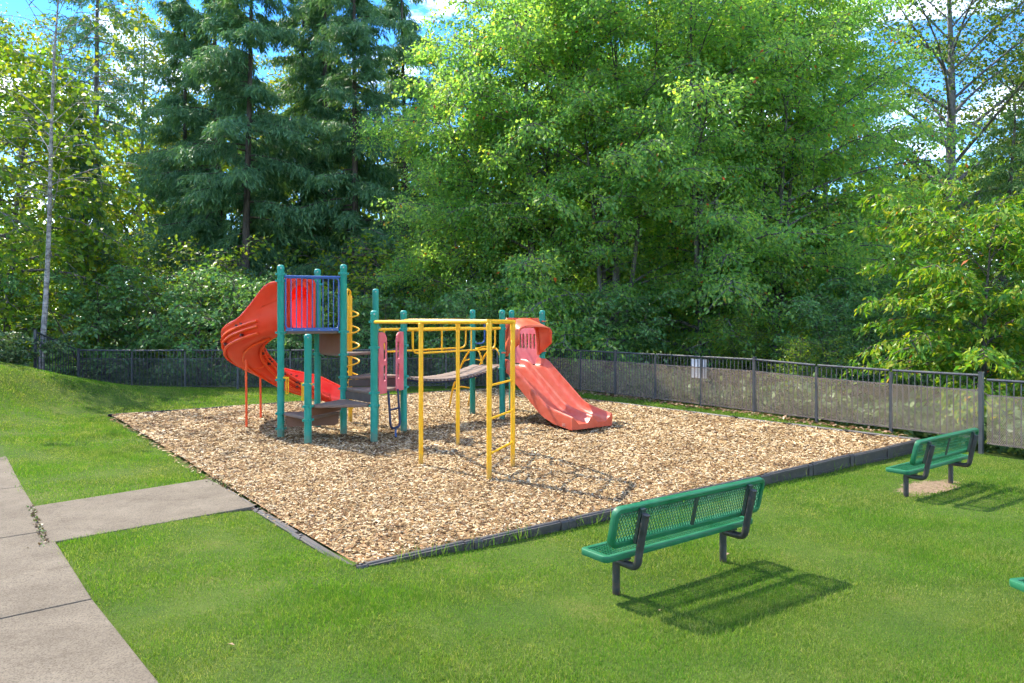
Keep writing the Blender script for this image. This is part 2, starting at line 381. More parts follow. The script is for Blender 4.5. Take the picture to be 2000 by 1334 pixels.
HOL = [(-.15,10.1,.5,.05),(-1.3,11.4,.8,.04),(1.75,13.35,.6,.06),(-3.7,15.7,.5,.05),(-2.0,12.7,.45,.04),(-3.9,12.2,.4,.03)]
def zm(x, y):
    z = .012*np.sin(x*1.9+.5)*np.sin(y*1.6)+.010*np.sin(x*4.1+y*2.7)-.004
    for hx, hy, hr_, hd_ in HOL: z = z-hd_*np.exp(-((x-hx)**2+(y-hy)**2)/hr_**2)
    return z
na, nb = 64, 76
A, B = np.meshgrid(np.linspace(.02, L1-.02, na), np.linspace(.02, L2-.02, nb))
X = PF[0]+PU[0]*A+PV[0]*B; Y = PF[1]+PU[1]*A+PV[1]*B
idx = np.arange(na*nb).reshape(nb, na); q = np.stack([idx[:-1,:-1], idx[:-1,1:], idx[1:,1:], idx[1:,:-1]], -1).reshape(-1, 4)
me = np_mesh('mulch_bed', np.stack([X, Y, zm(X, Y)], -1).reshape(-1, 3), q.ravel(), np.full(len(q), 4)); me.shade_smooth()
mb_ = bpy.data.objects.new('mulch_bed', me); link(mb_); setmat(mb_, mulch_base()); tag(mb_, 'rectangular bed of tan wood mulch under the play structure', 'mulch bed', kind='structure')
rng = np.random.default_rng(11)
def chips(n_per, seed):
    rg = np.random.default_rng(seed); N = int(L1*L2*n_per)
    a = rg.uniform(-.12, L1-.03, N); b = rg.uniform(.03, L2-.03, N)
    ok = (a > .03) | (rg.random(N) < .30*np.exp(a/.06)*(b > 1.5)); a, b = a[ok], b[ok]; N = len(a)
    x = PF[0]+PU[0]*a+PV[0]*b; y = PF[1]+PU[1]*a+PV[1]*b
    keep = rg.random(N) < np.clip((9.0/np.hypot(x, y))**1.5, .12, 1)
    x, y = x[keep], y[keep]; N = len(x); sc = np.clip(y/9, .95, 1.7)
    Ln = rg.uniform(.022, .074, N)*sc; W = rg.uniform(.007, .020, N)*sc; T = rg.uniform(.003, .009, N)*sc
    th = rg.uniform(0, 2*np.pi, N); ti = rg.normal(0, .28, N); ro = rg.normal(0, .35, N)
    d = np.stack([np.cos(th)*np.cos(ti), np.sin(th)*np.cos(ti), np.sin(ti)], -1)
    s_ = np.stack([-np.sin(th)*np.cos(ro), np.cos(th)*np.cos(ro), np.sin(ro)], -1)
    n_ = np.cross(d, s_); aa, bb_ = ab(x, y); c = np.stack([x, y, np.where(aa > 0, zm(x, y)+rg.uniform(.002, .022, N), zt(x, y)+rg.uniform(.01, .045, N))], -1)
    D = d*(Ln/2)[:, None]; S = s_*(W/2)[:, None]; T = n_*T[:, None]
    V = np.stack([c-D-S*.7, c+D-S, c+D*.9+S*.6, c-D+S, c-D*.8+T, c+D*.85+T], 1).reshape(-1, 3)
    base = (np.arange(N)*6)[:, None]
    f = np.concatenate([base+np.array([0,1,5,4]), base+np.array([2,3,4,5]), base+np.array([1,2,5]), base+np.array([3,0,4])], 1)
    sizes = np.tile(np.array([4,4,3,3]), N)
    return np_mesh('wood_chips', V, f.ravel(), sizes)
me = chips(1560, 5)
ch = bpy.data.objects.new('wood_chips', me); link(ch); setmat(ch, chipmat('wood_chip', 1.0)); tag(ch, 'loose tan and brown wood chips covering the play area', 'wood chips', kind='stuff')

# ------------------------------------------------------------------ concrete path
def concrete():
    m, N, L = nodes('concrete'); tcn = N.new('ShaderNodeTexCoord'); v = tcn.outputs['Object']
    r1 = ramp(N, [(.3,(.107,.089,.064)),(.6,(.155,.132,.097)),(.8,(.193,.168,.127))]); L.new(noise(N, L, v, 1.6, 9, .7), r1.inputs['Fac'])
    r2 = ramp(N, [(.33,(.45,.42,.39)),(.5,(1,1,1)),(.68,(1.25,1.22,1.18))]); L.new(noise(N, L, v, 95, 4, .6), r2.inputs['Fac'])
    c = mixc(N, L, r1.outputs['Color'], r2.outputs['Color'], .85, 'MULTIPLY')
    r3 = ramp(N, [(.54,(1,1,1)),(.70,(.50,.47,.43))]); L.new(noise(N, L, v, 3.3, 7, .75), r3.inputs['Fac'])
    c = mixc(N, L, c, r3.outputs['Color'], .6, 'MULTIPLY')
    b = N.new('ShaderNodeBsdfPrincipled'); L.new(c, b.inputs['Base Color']); b.inputs['Roughness'].default_value = .9; b.inputs['Specular IOR Level'].default_value = .15
    bp = N.new('ShaderNodeBump'); bp.inputs['Strength'].default_value = .6; bp.inputs['Distance'].default_value = .004
    L.new(noise(N, L, v, 140, 4, .7), bp.inputs['Height']); L.new(bp.outputs[0], b.inputs['Normal'])
    o = N.new('ShaderNodeOutputMaterial'); L.new(b.outputs[0], o.inputs['Surface']); return m
M['concrete'] = concrete()
def along(sv):
    k = 0
    for (p, q_) in zip(EDGE[:-1], EDGE[1:]):
        l = math.hypot(q_[0]-p[0], q_[1]-p[1])
        if sv <= l or q_ == EDGE[-1]: t = sv/l; return (p[0]+(q_[0]-p[0])*t, p[1]+(q_[1]-p[1])*t)
        sv -= l
path = tag(bpy.data.objects.new('path', None), 'concrete walk of square slabs along the left, with a spur to the mulch', 'path', kind='structure'); link(path)
def slab(poly, z):
    m = MB(); n = len(poly)
    m.prism(poly, z-.10, z); return m.build('slab', M['concrete'], path, bevel=.008)
# joints at arc-length positions so that they fall as in the photograph
S0 = 2.118+1.651
JO = [0, S0-2.35, S0, S0+2.27, S0+2.27+2.45, S0+2.27+2.45+2.35, S0+9.45, S0+11.5]
for s0, s1 in zip(JO[:-1], JO[1:]):
    g = .008; pts = [along(s0+g+(s1-s0-2*g)*t) for t in np.linspace(0, 1, 5)]
    back = [(x-SW*.77, y-SW*.64) for x, y in reversed(pts)]
    slab(list(reversed(pts+back)), .004)
slab(list(reversed(BR)), .006)

# ------------------------------------------------------------------ grass blades
def gmat(name):
    m, N, L = nodes(name); g = N.new('ShaderNodeNewGeometry'); tcn = N.new('ShaderNodeTexCoord'); v = tcn.outputs['Object']
    lush = ramp(N, [(0,(.06,.165,.015)),(.5,(.11,.24,.019)),(.85,(.165,.295,.024)),(1,(.30,.32,.09))]); L.new(g.outputs['Random Per Island'], lush.inputs['Fac'])
    dry = ramp(N, [(0,(.09,.165,.02)),(.4,(.155,.225,.032)),(.75,(.26,.29,.07)),(1,(.46,.42,.21))]); L.new(g.outputs['Random Per Island'], dry.inputs['Fac'])
    f = ramp(N, [(.42,(0,0,0)),(.72,(1,1,1))]); L.new(noise(N, L, v, .85, 6, .62), f.inputs['Fac'])
    c = mixc(N, L, lush.outputs['Color'], dry.outputs['Color'], f.outputs['Color'])
    f3 = ramp(N, [(.4,(.82,.86,.82)),(.6,(1,1,1))]); L.new(noise(N, L, v, 3.1, 4, .6), f3.inputs['Fac'])
    c = mixc(N, L, c, f3.outputs['Color'], 1, 'MULTIPLY')
    b = N.new('ShaderNodeBsdfPrincipled'); L.new(c, b.inputs['Base Color']); b.inputs['Roughness'].default_value = .6; b.inputs['Specular IOR Level'].default_value = .2
    t = N.new('ShaderNodeBsdfTranslucent'); L.new(mixc(N, L, c, (1.3,1.3,.6), 1, 'MULTIPLY'), t.inputs['Color'])
    mxs = N.new('ShaderNodeMixShader'); mxs.inputs[0].default_value = .45; L.new(b.outputs[0], mxs.inputs[1]); L.new(t.outputs[0], mxs.inputs[2])
    o = N.new('ShaderNodeOutputMaterial'); L.new(mxs.outputs[0], o.inputs['Surface']); return m
M['grass'] = gmat('grass_blade')
def fence_x(y): return 16-.657*y
def lawn_ok(x, y, rg):
    a, b = ab(x, y)
    k = ~((a > -.05+.05*np.sin(b*3.1)*(b > 2)) & (a < L1+.07) & (b > -.09) & (b < L2+.05))
    e = rg.normal(0, .03, len(x))
    k &= ~in_poly(x+e, y+e, PATHPOLY) & ~in_poly(x+e, y-e, BR)
    k &= (x < fence_x(y)-.05) | (y > 22.4)
    for (cx, cy_), (ra, rb) in DIRT:
        if ra == 0: continue
        dx, dy = x-cx, y-cy_; r2 = ((.8*dx+.6*dy)/ra)**2+((-.6*dx+.8*dy)/rb)**2
        k &= rg.random(len(x)) < np.clip((r2-.35+.3*np.sin(x*17)*np.sin(y*13))*1.1, .06, 1)
    return k
def blades(bands, seed):
    rg = np.random.default_rng(seed); VV = []
    for d0, d1, dens, w, h in bands:
        area = .78*2*(d1*d1-d0*d0)/2+1.0*(d1-d0); n = int(area*dens)
        y = np.sqrt(rg.uniform(d0*d0, d1*d1, n)); x = rg.uniform(-1, 1, n)*(.78*y+.5)
        k = lawn_ok(x, y, rg) & (y < 22.4); x, y = x[k], y[k]; n = len(x)
        hh = h*rg.uniform(.5, 1.25, n)*(.8+.35*np.sin(x*2.3+np.sin(y*1.7)*2)*np.sin(y*2.1)); ww = w*rg.uniform(.7, 1.3, n)
        az = rg.uniform(0, 2*np.pi, n); le = rg.uniform(.15, 1.15, n); pa = rg.uniform(0, 2*np.pi, n)
        p = np.stack([x, y, zt(x, y)-.006], -1)
        sd = np.stack([np.cos(pa), np.sin(pa), np.zeros(n)], -1)*(ww/2)[:, None]
        tip = p+np.stack([np.cos(az)*np.sin(le), np.sin(az)*np.sin(le), np.cos(le)], -1)*hh[:, None]
        VV.append(np.stack([p-sd, p+sd, tip], 1).reshape(-1, 3))
    V = np.concatenate(VV); n = len(V)//3
    return np_mesh('grass', V, np.arange(n*3), np.full(n, 3))
gme = blades([(3.5,5.5,15000,.0050,.043),(5.5,8,10000,.0065,.044),(8,12,5000,.009,.046),(12,17,2600,.015,.055),(17,22.5,1500,.02,.055)], 3)
go = bpy.data.objects.new('grass', gme); link(go); setmat(go, M['grass']); tag(go, 'short mown grass blades of the lawn', 'grass', kind='stuff')

# ------------------------------------------------------------------ border of the mulch bed
border = thing('playground_border', 'black plastic timber edging laid end to end round the mulch bed', 'edging', (*pit(0, 0), 0))
def timber_mesh(n=1.2):
    # hollow moulded timber: rounded top, recessed outer face, thick end knuckles
    m = MB(); h0, h1, w = -.26, .026, .085
    prof = [(-w/2,h0),(-w/2,h1-.02),(-w/2+.015,h1),(w/2-.015,h1),(w/2,h1-.02),(w/2,h0)]
    def run(x0, x1, ins):
        pr = [(y+(ins if y < 0 else 0), z) for y, z in prof]
        rows = [[(x0, y, z) for y, z in pr], [(x1, y, z) for y, z in pr]]
        k = len(m.v); m.sheet(rows); nn = len(pr)
        m.f.append(tuple(k+i for i in range(nn))); m.f.append(tuple(k+nn+i for i in reversed(range(nn))))
    run(0, n, .016); run(.0, .10, -.003); run(n-.10, n, -.003)
    m.box((n/2, -w/2+.012, h1-.028), (n-.22, .022, .034)); m.box((n/2, -w/2+.010, h0+.09), (n-.22, .02, .10))
    m.lathe([(.017, 0), (.017, .008), (.01, .012)], (.05, 0, h1), 10)
    me = bpy.data.meshes.new('border_timber'); me.from_pydata(m.v, [], m.f); me.update(); finish(me, 30); me.materials.append(M['timber']); return me
TM = timber_mesh()
def lay(p0, p1, flip, n, sink=0):
    # outer face lies to the right of travel
    for i in range(n):
        t0 = i/n; x = p0[0]+(p1[0]-p0[0])*t0; y = p0[1]+(p1[1]-p0[1])*t0
        an = math.atan2(p1[1]-p0[1], p1[0]-p0[0]); ln = math.hypot(p1[0]-p0[0], p1[1]-p0[1])/n
        o = bpy.data.objects.new('border_timber', TM); link(o, border)
        o.location = Vector((x, y, random.uniform(-.010, .008)+flip-(sink if i < n-3 else 0)))-border.location
        o.rotation_euler = (0, random.uniform(-.006, .006), an+random.uniform(-.006, .006)); o.scale = (ln/1.2*.996, 1, 1)
o_ = .05
lay(pit(-o_, -o_), pit(L1+o_, -o_), 0.004, 9); lay(pit(L1+o_, -o_), pit(L1+o_, L2+o_), .006, 10)
lay(pit(L1+o_, L2+o_), pit(-o_, L2+o_), .0, 9); lay(pit(-o_, L2+o_), pit(-o_, -o_), -.030, 10, .05)

# ------------------------------------------------------------------ play structure
H0 = np.array((-3.095, 13.17))
def hexp(an, r=1.1): return (H0[0]+r*math.cos(R(an)), H0[1]+r*math.sin(R(an)))
P3 = (H0[0], H0[1]); P1 = hexp(194); P2 = hexp(251); P5 = hexp(311); P7 = hexp(15); P6 = hexp(69); P4 = hexp(130)
DU = Vector((.7912, .6115)); DV = Vector((-.6115, .7912))
P9 = (-.205, 15.1); P11 = tuple(Vector(P9)+DU*1.1); P8 = tuple(Vector(P9)+DV*1.1); P10 = tuple(Vector(P8)+DU*1.1)
play = thing('play_structure', 'green, yellow and red climbing frame with two slides on the mulch', 'playground', (-1.5, 13.5, 0))
def v3(p, z): return Vector((p[0], p[1], z))
RP = .062
def post(p, top, collars):
    m = MB(); m.lathe([(RP,-.3),(RP,top-.09),(RP*1.04,top-.085),(RP*1.04,top-.05),(RP*.93,top-.02),(RP*.62,top-.004),(RP*.2,top)], (*p, 0), 20)
    o = m.build('post', M['post'], play)
    bt_ = MB(); d_ = (Vector((0, 0))-Vector(p)).normalized(); c0 = v3(Vector(p)+d_*(RP*.98), top-.062)
    bt_.tube([c0, c0+Vector((d_.x, d_.y, 0))*.012], .013, 8); bt_.build('bolt', M['bolt'], o, origin=play.location)
    for z in collars:
        c = MB(); c.lathe([(RP+.001,-.024),(RP+.010,-.022),(RP+.010,.022),(RP+.001,.024)], (*p, z), 20)
        for an in (0.6, 2.2, 3.9, 5.4):
            c.box((p[0]+(RP+.022)*math.cos(an), p[1]+(RP+.022)*math.sin(an), z), (.034, .022, .036), an)
        c.build('collar', M['post'], o, origin=play.location)
    return o
ZS = [.44, .65, .86, 1.06, 1.48, 1.90]
post(P1, 3.09, [ZS[0]-.02, ZS[5]-.03, .9+.12, 2.80, 2.92, .14]); post(P2, 1.86, [ZS[0]-.04, ZS[1]-.02, 1.0])
post(P3, 3.12, [.62, .84, 1.05, 1.46, 1.88, 2.95]); post(P4, 3.10, [1.44, 1.87, 2.8])
post(P5, 2.26, [.62, .84, 1.62, 2.06]); post(P6, 2.72, [1.04, 1.46, 1.95]); post(P7, 2.28, [.84, 1.04, 1.62, 1.92])
post(P8, 2.34, [1.08, 1.62]); post(P9, 2.32, [1.08, 1.45, 1.92]); post(P10, 2.34, [1.08, 1.9]); post(P11, 2.32, [1.08, 1.4, 2.1])
def deck(poly, z, inset=.03):
    c = Vector((sum(p[0] for p in poly)/len(poly), sum(p[1] for p in poly)/len(poly)))
    # cut the corners so that the plate ends at the posts
    out = []
    n = len(poly)
    for i in range(n):
        p = Vector(poly[i]); a = (Vector(poly[i-1])-p).normalized(); b = (Vector(poly[(i+1) % n])-p).normalized()
        out += [p+a*.11, p+b*.11]
    out = [(q.x, q.y) for q in out]
    ar = sum(out[i][0]*out[(i+1) % len(out)][1]-out[(i+1) % len(out)][0]*out[i][1] for i in range(len(out)))
    if ar < 0: out = out[::-1]
    m = MB(); m.prism(out, z-.055, z); return m.build('deck', M['deck'], play, bevel=.012)
for tri, z in zip([(P1,P2,P3),(P2,P5,P3),(P5,P7,P3),(P7,P6,P3),(P6,P4,P3),(P4,P1,P3)], ZS): deck(tri, z)
deck((P9, P11, P10, P8), 1.1)
# risers under the decks
def riser(p, q, z0, z1, name='riser', cut=0, dark=False):
    p, q = Vector(p), Vector(q); t = (q-p).normalized(); a = p+t*.09; b = q-t*.09; n = Vector((-t.y, t.x))*.008
    m = MB()
    if cut:
        pa = [(0, z1), (1, z1), (1, z0+cut), (.93, z0), (.05, z0), (0, z0+cut)]
    else: pa = [(0, z1), (1, z1), (1, z0), (0, z0)]
    F_ = [v3(a+(b-a)*k+n, z) for k, z in pa]; B_ = [v3(a+(b-a)*k-n, z) for k, z in pa]; k = len(pa)
    m.add(F_+B_, [tuple(range(k)), tuple(reversed(range(k, 2*k)))]+[(i, k+i, k+(i+1) % k, (i+1) % k) for i in range(k)])
    return m.build(name, M['riser_dark' if dark else 'riser'], play)
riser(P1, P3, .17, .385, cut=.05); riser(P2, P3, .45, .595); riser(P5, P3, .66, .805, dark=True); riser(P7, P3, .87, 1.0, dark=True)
riser(P4, P3, 1.47, 1.845)
# guard rail across the tall tower
def guard(p, q, z0, z1, n, mat):
    p, q = Vector(p), Vector(q); t = (q-p).normalized(); nn = Vector((t.y, -t.x))
    a = p+t*.085+nn*.02; b = q-t*.085+nn*.02; m = MB()
    m.tube(fillet([v3(a, z1), v3(b, z1), v3(b, z0), v3(a, z0), v3(a, z1-.001)], .07, 4), .016, 8)
    m.tube([v3(p+nn*.02+t*.06, z1+.02), v3(q+nn*.02-t*.06, z1+.02)], .022, 8)
    m.bar(v3(a, z0-.02), v3(b, z0-.02), .03, .05)
    o = m.build('guard_rail', mat, play)
    for i in range(1, n):
        c = a+(b-a)*(i/n); mm = MB(); mm.tube([v3(c, z0), v3(c, z1+.01)], .0105, 6); mm.build('baluster', mat, o, origin=play.location)
    bo = MB()
    for i in range(4):
        c = a+(b-a)*((i+.5)/4)+nn*.018; bo.tube([v3(c, z0-.02), v3(c+nn*.012, z0-.02)], .012, 6)
    bo.build('bolt', M['bolt'], o, origin=play.location)
guard(P1, P3, 1.94, 2.86, 10, M['blue'])

# spiral slide
def slide_path():
    t0 = (Vector(P1)+Vector(P4))/2; w = (t0-Vector(P3)).normalized(); rt = Vector((w.y, -w.x))
    pts = []; s_ = 0
    LS, RA = .70, 1.20
    c = t0+w*LS+rt*RA; arc = math.pi*RA
    ph0 = math.atan2(-rt.y, -rt.x)
    tot = LS+arc+.06
    zk = [(-.05,1.90),(.25,1.88),(.7,1.78),(1.5,1.50),(2.5,1.06),(3.4,.56),(LS+arc-.2,.30),(tot,.25)]
    for s_ in np.linspace(-.05, tot, 46):
        if s_ <= LS: p = t0+w*s_; h = w
        elif s_ <= LS+arc:
            a = (s_-LS)/RA; ph = ph0-a; p = c+Vector((math.cos(ph), math.sin(ph)))*RA; h = Vector((math.sin(ph), -math.cos(ph)))
        else: p = c+rt*RA-w*(s_-LS-arc); h = -w
        z = float(np.interp(s_, [k[0] for k in zk], [k[1] for k in zk])); pts.append((s_, p, h, z))
    zz = np.array([p[3] for p in pts]); zz2 = np.convolve(np.pad(zz, 2, mode='edge'), np.ones(5)/5, 'valid')
    return [(a, b, c_, float(z)) for (a, b, c_, _), z in zip(pts, zz2)]
SP = slide_path()
def sect(s_, grow=0.0):
    e = float(sm(1-(s_-.36)/.72)); hi = .28+.61*e; ho = .44+.48*e; w = .34+grow
    ex = float(sm((s_-3.9)/.6)); hi -= .12*ex; ho -= .16*ex
    return [(-w-.035*(1-e)-.01, hi), (-w-.012, hi-.03), (-w, .24), (-w*.92, .11), (-w*.72, .035), (-w*.4, .006), (0, 0), (w*.4, .006), (w*.72, .035), (w*.92, .11), (w, .24), (w+.02, min(.36, ho-.06)), (w+.03, ho-.03), (w+.055, ho)]
def swept(fn, rows=SP, base=0):
    out = []
    for s_, p, h, z in rows:
        lt = Vector((-h.y, h.x))  # left of heading = outer side of the clockwise turn
        out.append([v3(p+lt*l, z+hh) for l, hh in fn(s_)])
    return out
m = MB(); m.sheet(swept(sect))
spiral = m.build('spiral_slide', M['red'], play, 60)
sf = spiral.modifiers.new('shell', 'SOLIDIFY'); sf.thickness = .022; sf.offset = 1
def sidepath(l, hh, s0, s1):
    P = []
    for s_, p, h, z in SP:
        if s0 <= s_ <= s1:
            lt = Vector((-h.y, h.x)); L_ = l(s_) if callable(l) else l; H_ = hh(s_) if callable(hh) else hh
            P.append(v3(p+lt*L_, z+H_))
    return P
for side in (1, -1):
    for (lw, hh) in ((.385, .20), (.35, .07), (.395, .30)) if side > 0 else ((.375, .17), (.335, .05)):
        mm = MB(); mm.tube(sidepath(side*lw, hh, .62, 4.15), .026, 6); mm.build('rib', M['orange'], spiral, origin=play.location)
mm = MB(); mm.tube(sidepath(0, -.035, .62, 4.15), .026, 6); mm.build('rib', M['orange'], spiral, origin=play.location)
def rim(side):
    return sidepath(lambda s_: sect(s_)[0 if side < 0 else -1][0], lambda s_: sect(s_)[0 if side < 0 else -1][1], .0, 9)
for side in (1, -1):
    mm = MB(); mm.tube(rim(side), .022, 8); mm.build('rim', M['red'], spiral, origin=play.location)
# dark boxes for the paired wall slots, recess shade put into their colour
mm = MB()
for s_, p, h, z in SP:
    lt = Vector((-h.y, h.x)); k = int(round((s_+.05)/.102))
    if .8 < s_ < 4.0 and k % 5 in (0, 1):
        an = math.atan2(h.y, h.x)
        mm.box(v3(p+lt*(.375), z+.345), (.055, .05, .034), an); mm.box(v3(p-lt*(.375), z+.225), (.055, .05, .034), an)
        if k % 5 == 0: mm.box(v3(p+lt*.372, z+.13), (.05, .05, .05), an); mm.box(v3(p-lt*.372, z+.13), (.05, .05, .05), an)
mm.build('slot', M['slot'], spiral, origin=play.location)
# section joint flange at the far left of the turn
k = min(SP, key=lambda r: abs(r[0]-2.42)); lt = Vector((-k[2].y, k[2].x))
mm = MB(); mm.tube([v3(k[1]+lt*(l*1.07), k[3]+hh-.015) for l, hh in sect(k[0])], .018, 6); mm.build('flange', M['orange'], spiral, origin=play.location)
for (x, y, zt_) in ((-5.19, 14.02, 1.32), (-5.36, 15.3, .95)):
    mm = MB(); mm.tube([(x, y, -.2), (x-.02, y+.02, zt_)], .022, 10); mm.build('support_pole', M['orange'], spiral, origin=play.location)
# entrance hood
def hoodsec(s_):
    e = float(np.clip(s_/.62, 0, 1)); top = .97-.26*e**1.5; wl_ = .375; b = .62-.12*e
    return [(l_*wl_, b+(top-b)*math.sqrt(max(0, 1-abs(l_)**2.6))) for l_ in np.linspace(-1, 1, 17)]
hr = [r for r in SP if r[0] < .66]
m = MB(); m.sheet(swept(hoodsec, hr)); hd = m.build('slide_hood', M['red'], spiral, 60, origin=play.location)
hd.modifiers.new('shell', 'SOLIDIFY').thickness = .02
# red entrance panel framing the opening between the two posts
def vplate(name, p, q, outer, holes, thick, mat, parent=play, off=0.0, bevel=.004):
    """plate in the vertical plane from p to q, plate x measured from p, plate y = height"""
    p, q = Vector(p), Vector(q); t = (q-p).normalized(); n = Vector((t.y, -t.x))
    o = Vector((play.location.x, play.location.y))
    def MM(x, y, z):
        w = p+t*x+n*(z+off)-o; return (w.x, w.y, y)
    me = plate(outer, holes, thick, bevel)
    return mesh_obj(name, me, mat, parent, MM)
d14 = (Vector(P4)-Vector(P1)).length
arch = [(d14/2+.33*l, 1.92+.0) for l in (-1,)]+[(d14/2+.33*math.cos(a)*-1, 2.45+.30*math.sin(a)) for a in np.linspace(0, math.pi, 14)]+[(d14/2+.33, 1.92)]
outer = [(.09, 1.91), (.09, 2.80), (.14, 2.88), (d14-.14, 2.88), (d14-.09, 2.80), (d14-.09, 1.91)]
arch = [(x, max(y, 1.915)) for x, y in arch]
ring = outer+[(x, y) for x, y in reversed(arch)]
vplate('slide_entry_panel', P1, P4, ring, [], .03, M['red'], spiral, 0.0)

# coil climber behind the tower
cc = (Vector(P4)+Vector(P6))/2+Vector((-.05, .53)); m = MB()
m.tube([v3(cc, -.2), v3(cc, 2.60)], .04, 10); coil = m.build('coil_climber', M['yellow'], play)
m = MB(); hp = []
for k in range(0, 141):
    t = k/140; an = t*2*math.pi*6.5; r = .03+.15*min(1, t*12, (1-t)*12)
    hp.append(v3(cc+Vector((math.cos(an), math.sin(an)))*r, .28+t*2.1))
m.tube(hp, .017, 7); m.build('coil', M['yellow'], coil, origin=play.location)
m = MB(); m.tube(fillet([v3(cc, 2.5), v3(cc, 2.70), v3((Vector(P4)+Vector(P6))/2, 2.70), v3((Vector(P4)+Vector(P6))/2, 1.5)], .12), .024, 8)
m.build('top_hoop', M['yellow'], coil, origin=play.location)

# pink hand-hold panels beside the ladder opening
def pinkpanel(p, q, x0, side):
    w = .29; z0, z1 = .80, 1.88
    oc = rrect(0, 0, w, z1-z0, .03)
    # big rounding on the inner top corner
    oc = [(0, 0), (w, 0), (w, z1-z0-.16)]+[(w-.15+.15*math.cos(a), z1-z0-.16+.16*math.sin(a)) for a in np.linspace(.2, math.pi/2, 6)]+[(0, z1-z0)]
    h1 = rrect(w-.125, .58, w-.035, .90, .04); h2 = rrect(w-.125, .22, w-.035, .50, .04)
    if side < 0: oc = [(w-x, y) for x, y in reversed(oc)]; h1 = [(w-x, y) for x, y in h1]; h2 = [(w-x, y) for x, y in h2]
    f = lambda P: [(x+x0, y+z0) for x, y in P]
    return vplate('hand_panel', p, q, f(oc), [f(h1), f(h2)], .028, M['pink'], play, .035, .006)
d57 = (Vector(P7)-Vector(P5)).length
pinkpanel(P5, P7, .10, 1); pinkpanel(P5, P7, d57-.10-.29, -1)
# navy loop ladder below that opening
t57 = (Vector(P7)-Vector(P5)).normalized(); n57 = Vector((t57.y, -t57.x)); c57 = (Vector(P5)+Vector(P7))/2+n57*.07
a_, b_ = c57-t57*.19, c57+t57*.19; m = MB()
m.tube(fillet([v3(a_, .84), v3(a_+n57*.05, .16), v3(b_+n57*.05, .16), v3(b_, .84)], .13), .02, 8)
lad = m.build('loop_ladder', M['navy'], play)
m = MB(); m.tube([v3(a_+n57*.025, .50), v3(b_+n57*.025, .50)], .017, 8); m.build('rung', M['navy'], lad, origin=play.location)
m = MB(); m.tube([v3(c57+n57*.05, .16), v3(c57+n57*.05, -.1)], [.016, .02], 8); m.build('ground_stake', M['blue'], lad, origin=play.location)
# small yellow grab bars on the low posts
def grab(p, dx, dy, z, flip=1):
    m = MB(); c = Vector(p); d = Vector((dx, dy)).normalized()
    m.bar(v3(c-d*.09, z+.03), v3(c+d*.16, z+.03), .04, .03)
    m.tube(fillet([v3(c+d*.11, z+.03), v3(c+d*.11, z-.26), v3(c+d*.155, z-.26), v3(c+d*.155, z+.03)], .02), .011, 6)
    m.build('grab_bar', M['yellow'], play)
grab(P1, 1, -.3, 1.03); grab(P2, -.85, .6, .98)

# overhead ladder
YP = [(-1.31,10.32), (-.30,9.41), (.012,10.37), (-.915,12.12)]
ZO = 2.06
m = MB()
lad2 = thing  # placeholder name kept simple
rail_out = [v3(P5, ZO+.0), v3(YP[0], ZO), v3(YP[1], ZO), ]
rail_in = [v3(P7, ZO+.03), v3(YP[3], ZO+.02), v3(YP[2], ZO)]
m.tube(fillet(rail_out, .25), .031, 10); over = m.build('overhead_ladder', M['yellow'], play)
m = MB(); m.tube(fillet(rail_in, .25), .031, 10); m.build('side_rail', M['yellow'], over, origin=play.location)
m = MB(); m.tube([v3(YP[1], ZO), v3(YP[2], ZO), v3(Vector(YP[2])+(Vector(YP[2])-Vector(YP[1])).normalized()*.06, ZO)], .031, 10); m.build('end_rail', M['yellow'], over, origin=play.location)
for i, t in enumerate((.22, .5, .78)):
    a = Vector(P5)+(Vector(YP[0])-Vector(P5))*t; b = Vector(P7)+(Vector(YP[3])-Vector(P7))*t
    m = MB(); m.tube([v3(a, ZO), v3(b, ZO+.025)], .017, 8); m.build('rung', M['yellow'], over, origin=play.location)
rc = Vector((-1.02, 11.25)); m = MB()
m.tube([v3(rc+Vector((math.cos(a), math.sin(a)))*.40, ZO) for a in np.linspace(0, 2*math.pi, 28, endpoint=False)], .018, 8, closed=True); m.build('ring_rung', M['yellow'], over, origin=play.location)
for (c0, c1) in ((YP[0], rc+Vector((-.26,-.31))), (YP[3], rc+Vector((.05, .40)))):
    m = MB(); m.tube([v3(c0, ZO), v3(c1, ZO)], .018, 8); m.build('rung', M['yellow'], over, origin=play.location)
for t in (.78,):
    a = Vector(YP[0])+(Vector(YP[1])-Vector(YP[0]))*t; b = Vector(YP[3])+(Vector(YP[2])-Vector(YP[3]))*t
    m = MB(); m.tube([v3(a, ZO), v3(b, ZO+.01)], .017, 8); m.build('rung', M['yellow'], over, origin=play.location)
for i, p in enumerate(YP):
    m = MB(); top = ZO+.035 if i in (1,) else ZO-.0
    m.tube([v3(p, -.3), v3(p, top)], .033, 12); ps = m.build('support_post', M['yellow'], over, origin=play.location)
    m = MB(); m.lathe([(.034,-.05),(.040,-.048),(.040,.045),(.034,.05)], (*p, ZO-.07), 12); m.build('clamp', M['yellow'], ps, origin=play.location) if False else m.build('clamp', M['yellow'], over, origin=play.location)
for z in (.35, .83, 1.30):
    z = {.35:.32, .83:.78, 1.30:1.22}[z]
    m = MB(); m.tube([v3(YP[1], z), v3(YP[2], z)], .016, 8); m.build('rung', M['yellow'], over, origin=play.location)
te = (Vector(YP[2])-Vector(YP[1])).normalized()
for p, sgn in ((YP[1], 1), (YP[2], -1)):
    c = Vector(p); e = te*sgn; m = MB()
    m.tube(fillet([v3(c, 1.82), v3(c+e*.075, 1.70), v3(c+e*.075, 1.20), v3(c, 1.08)], .09), .017, 8); m.build('hand_grip', M['yellow'], over, origin=play.location)

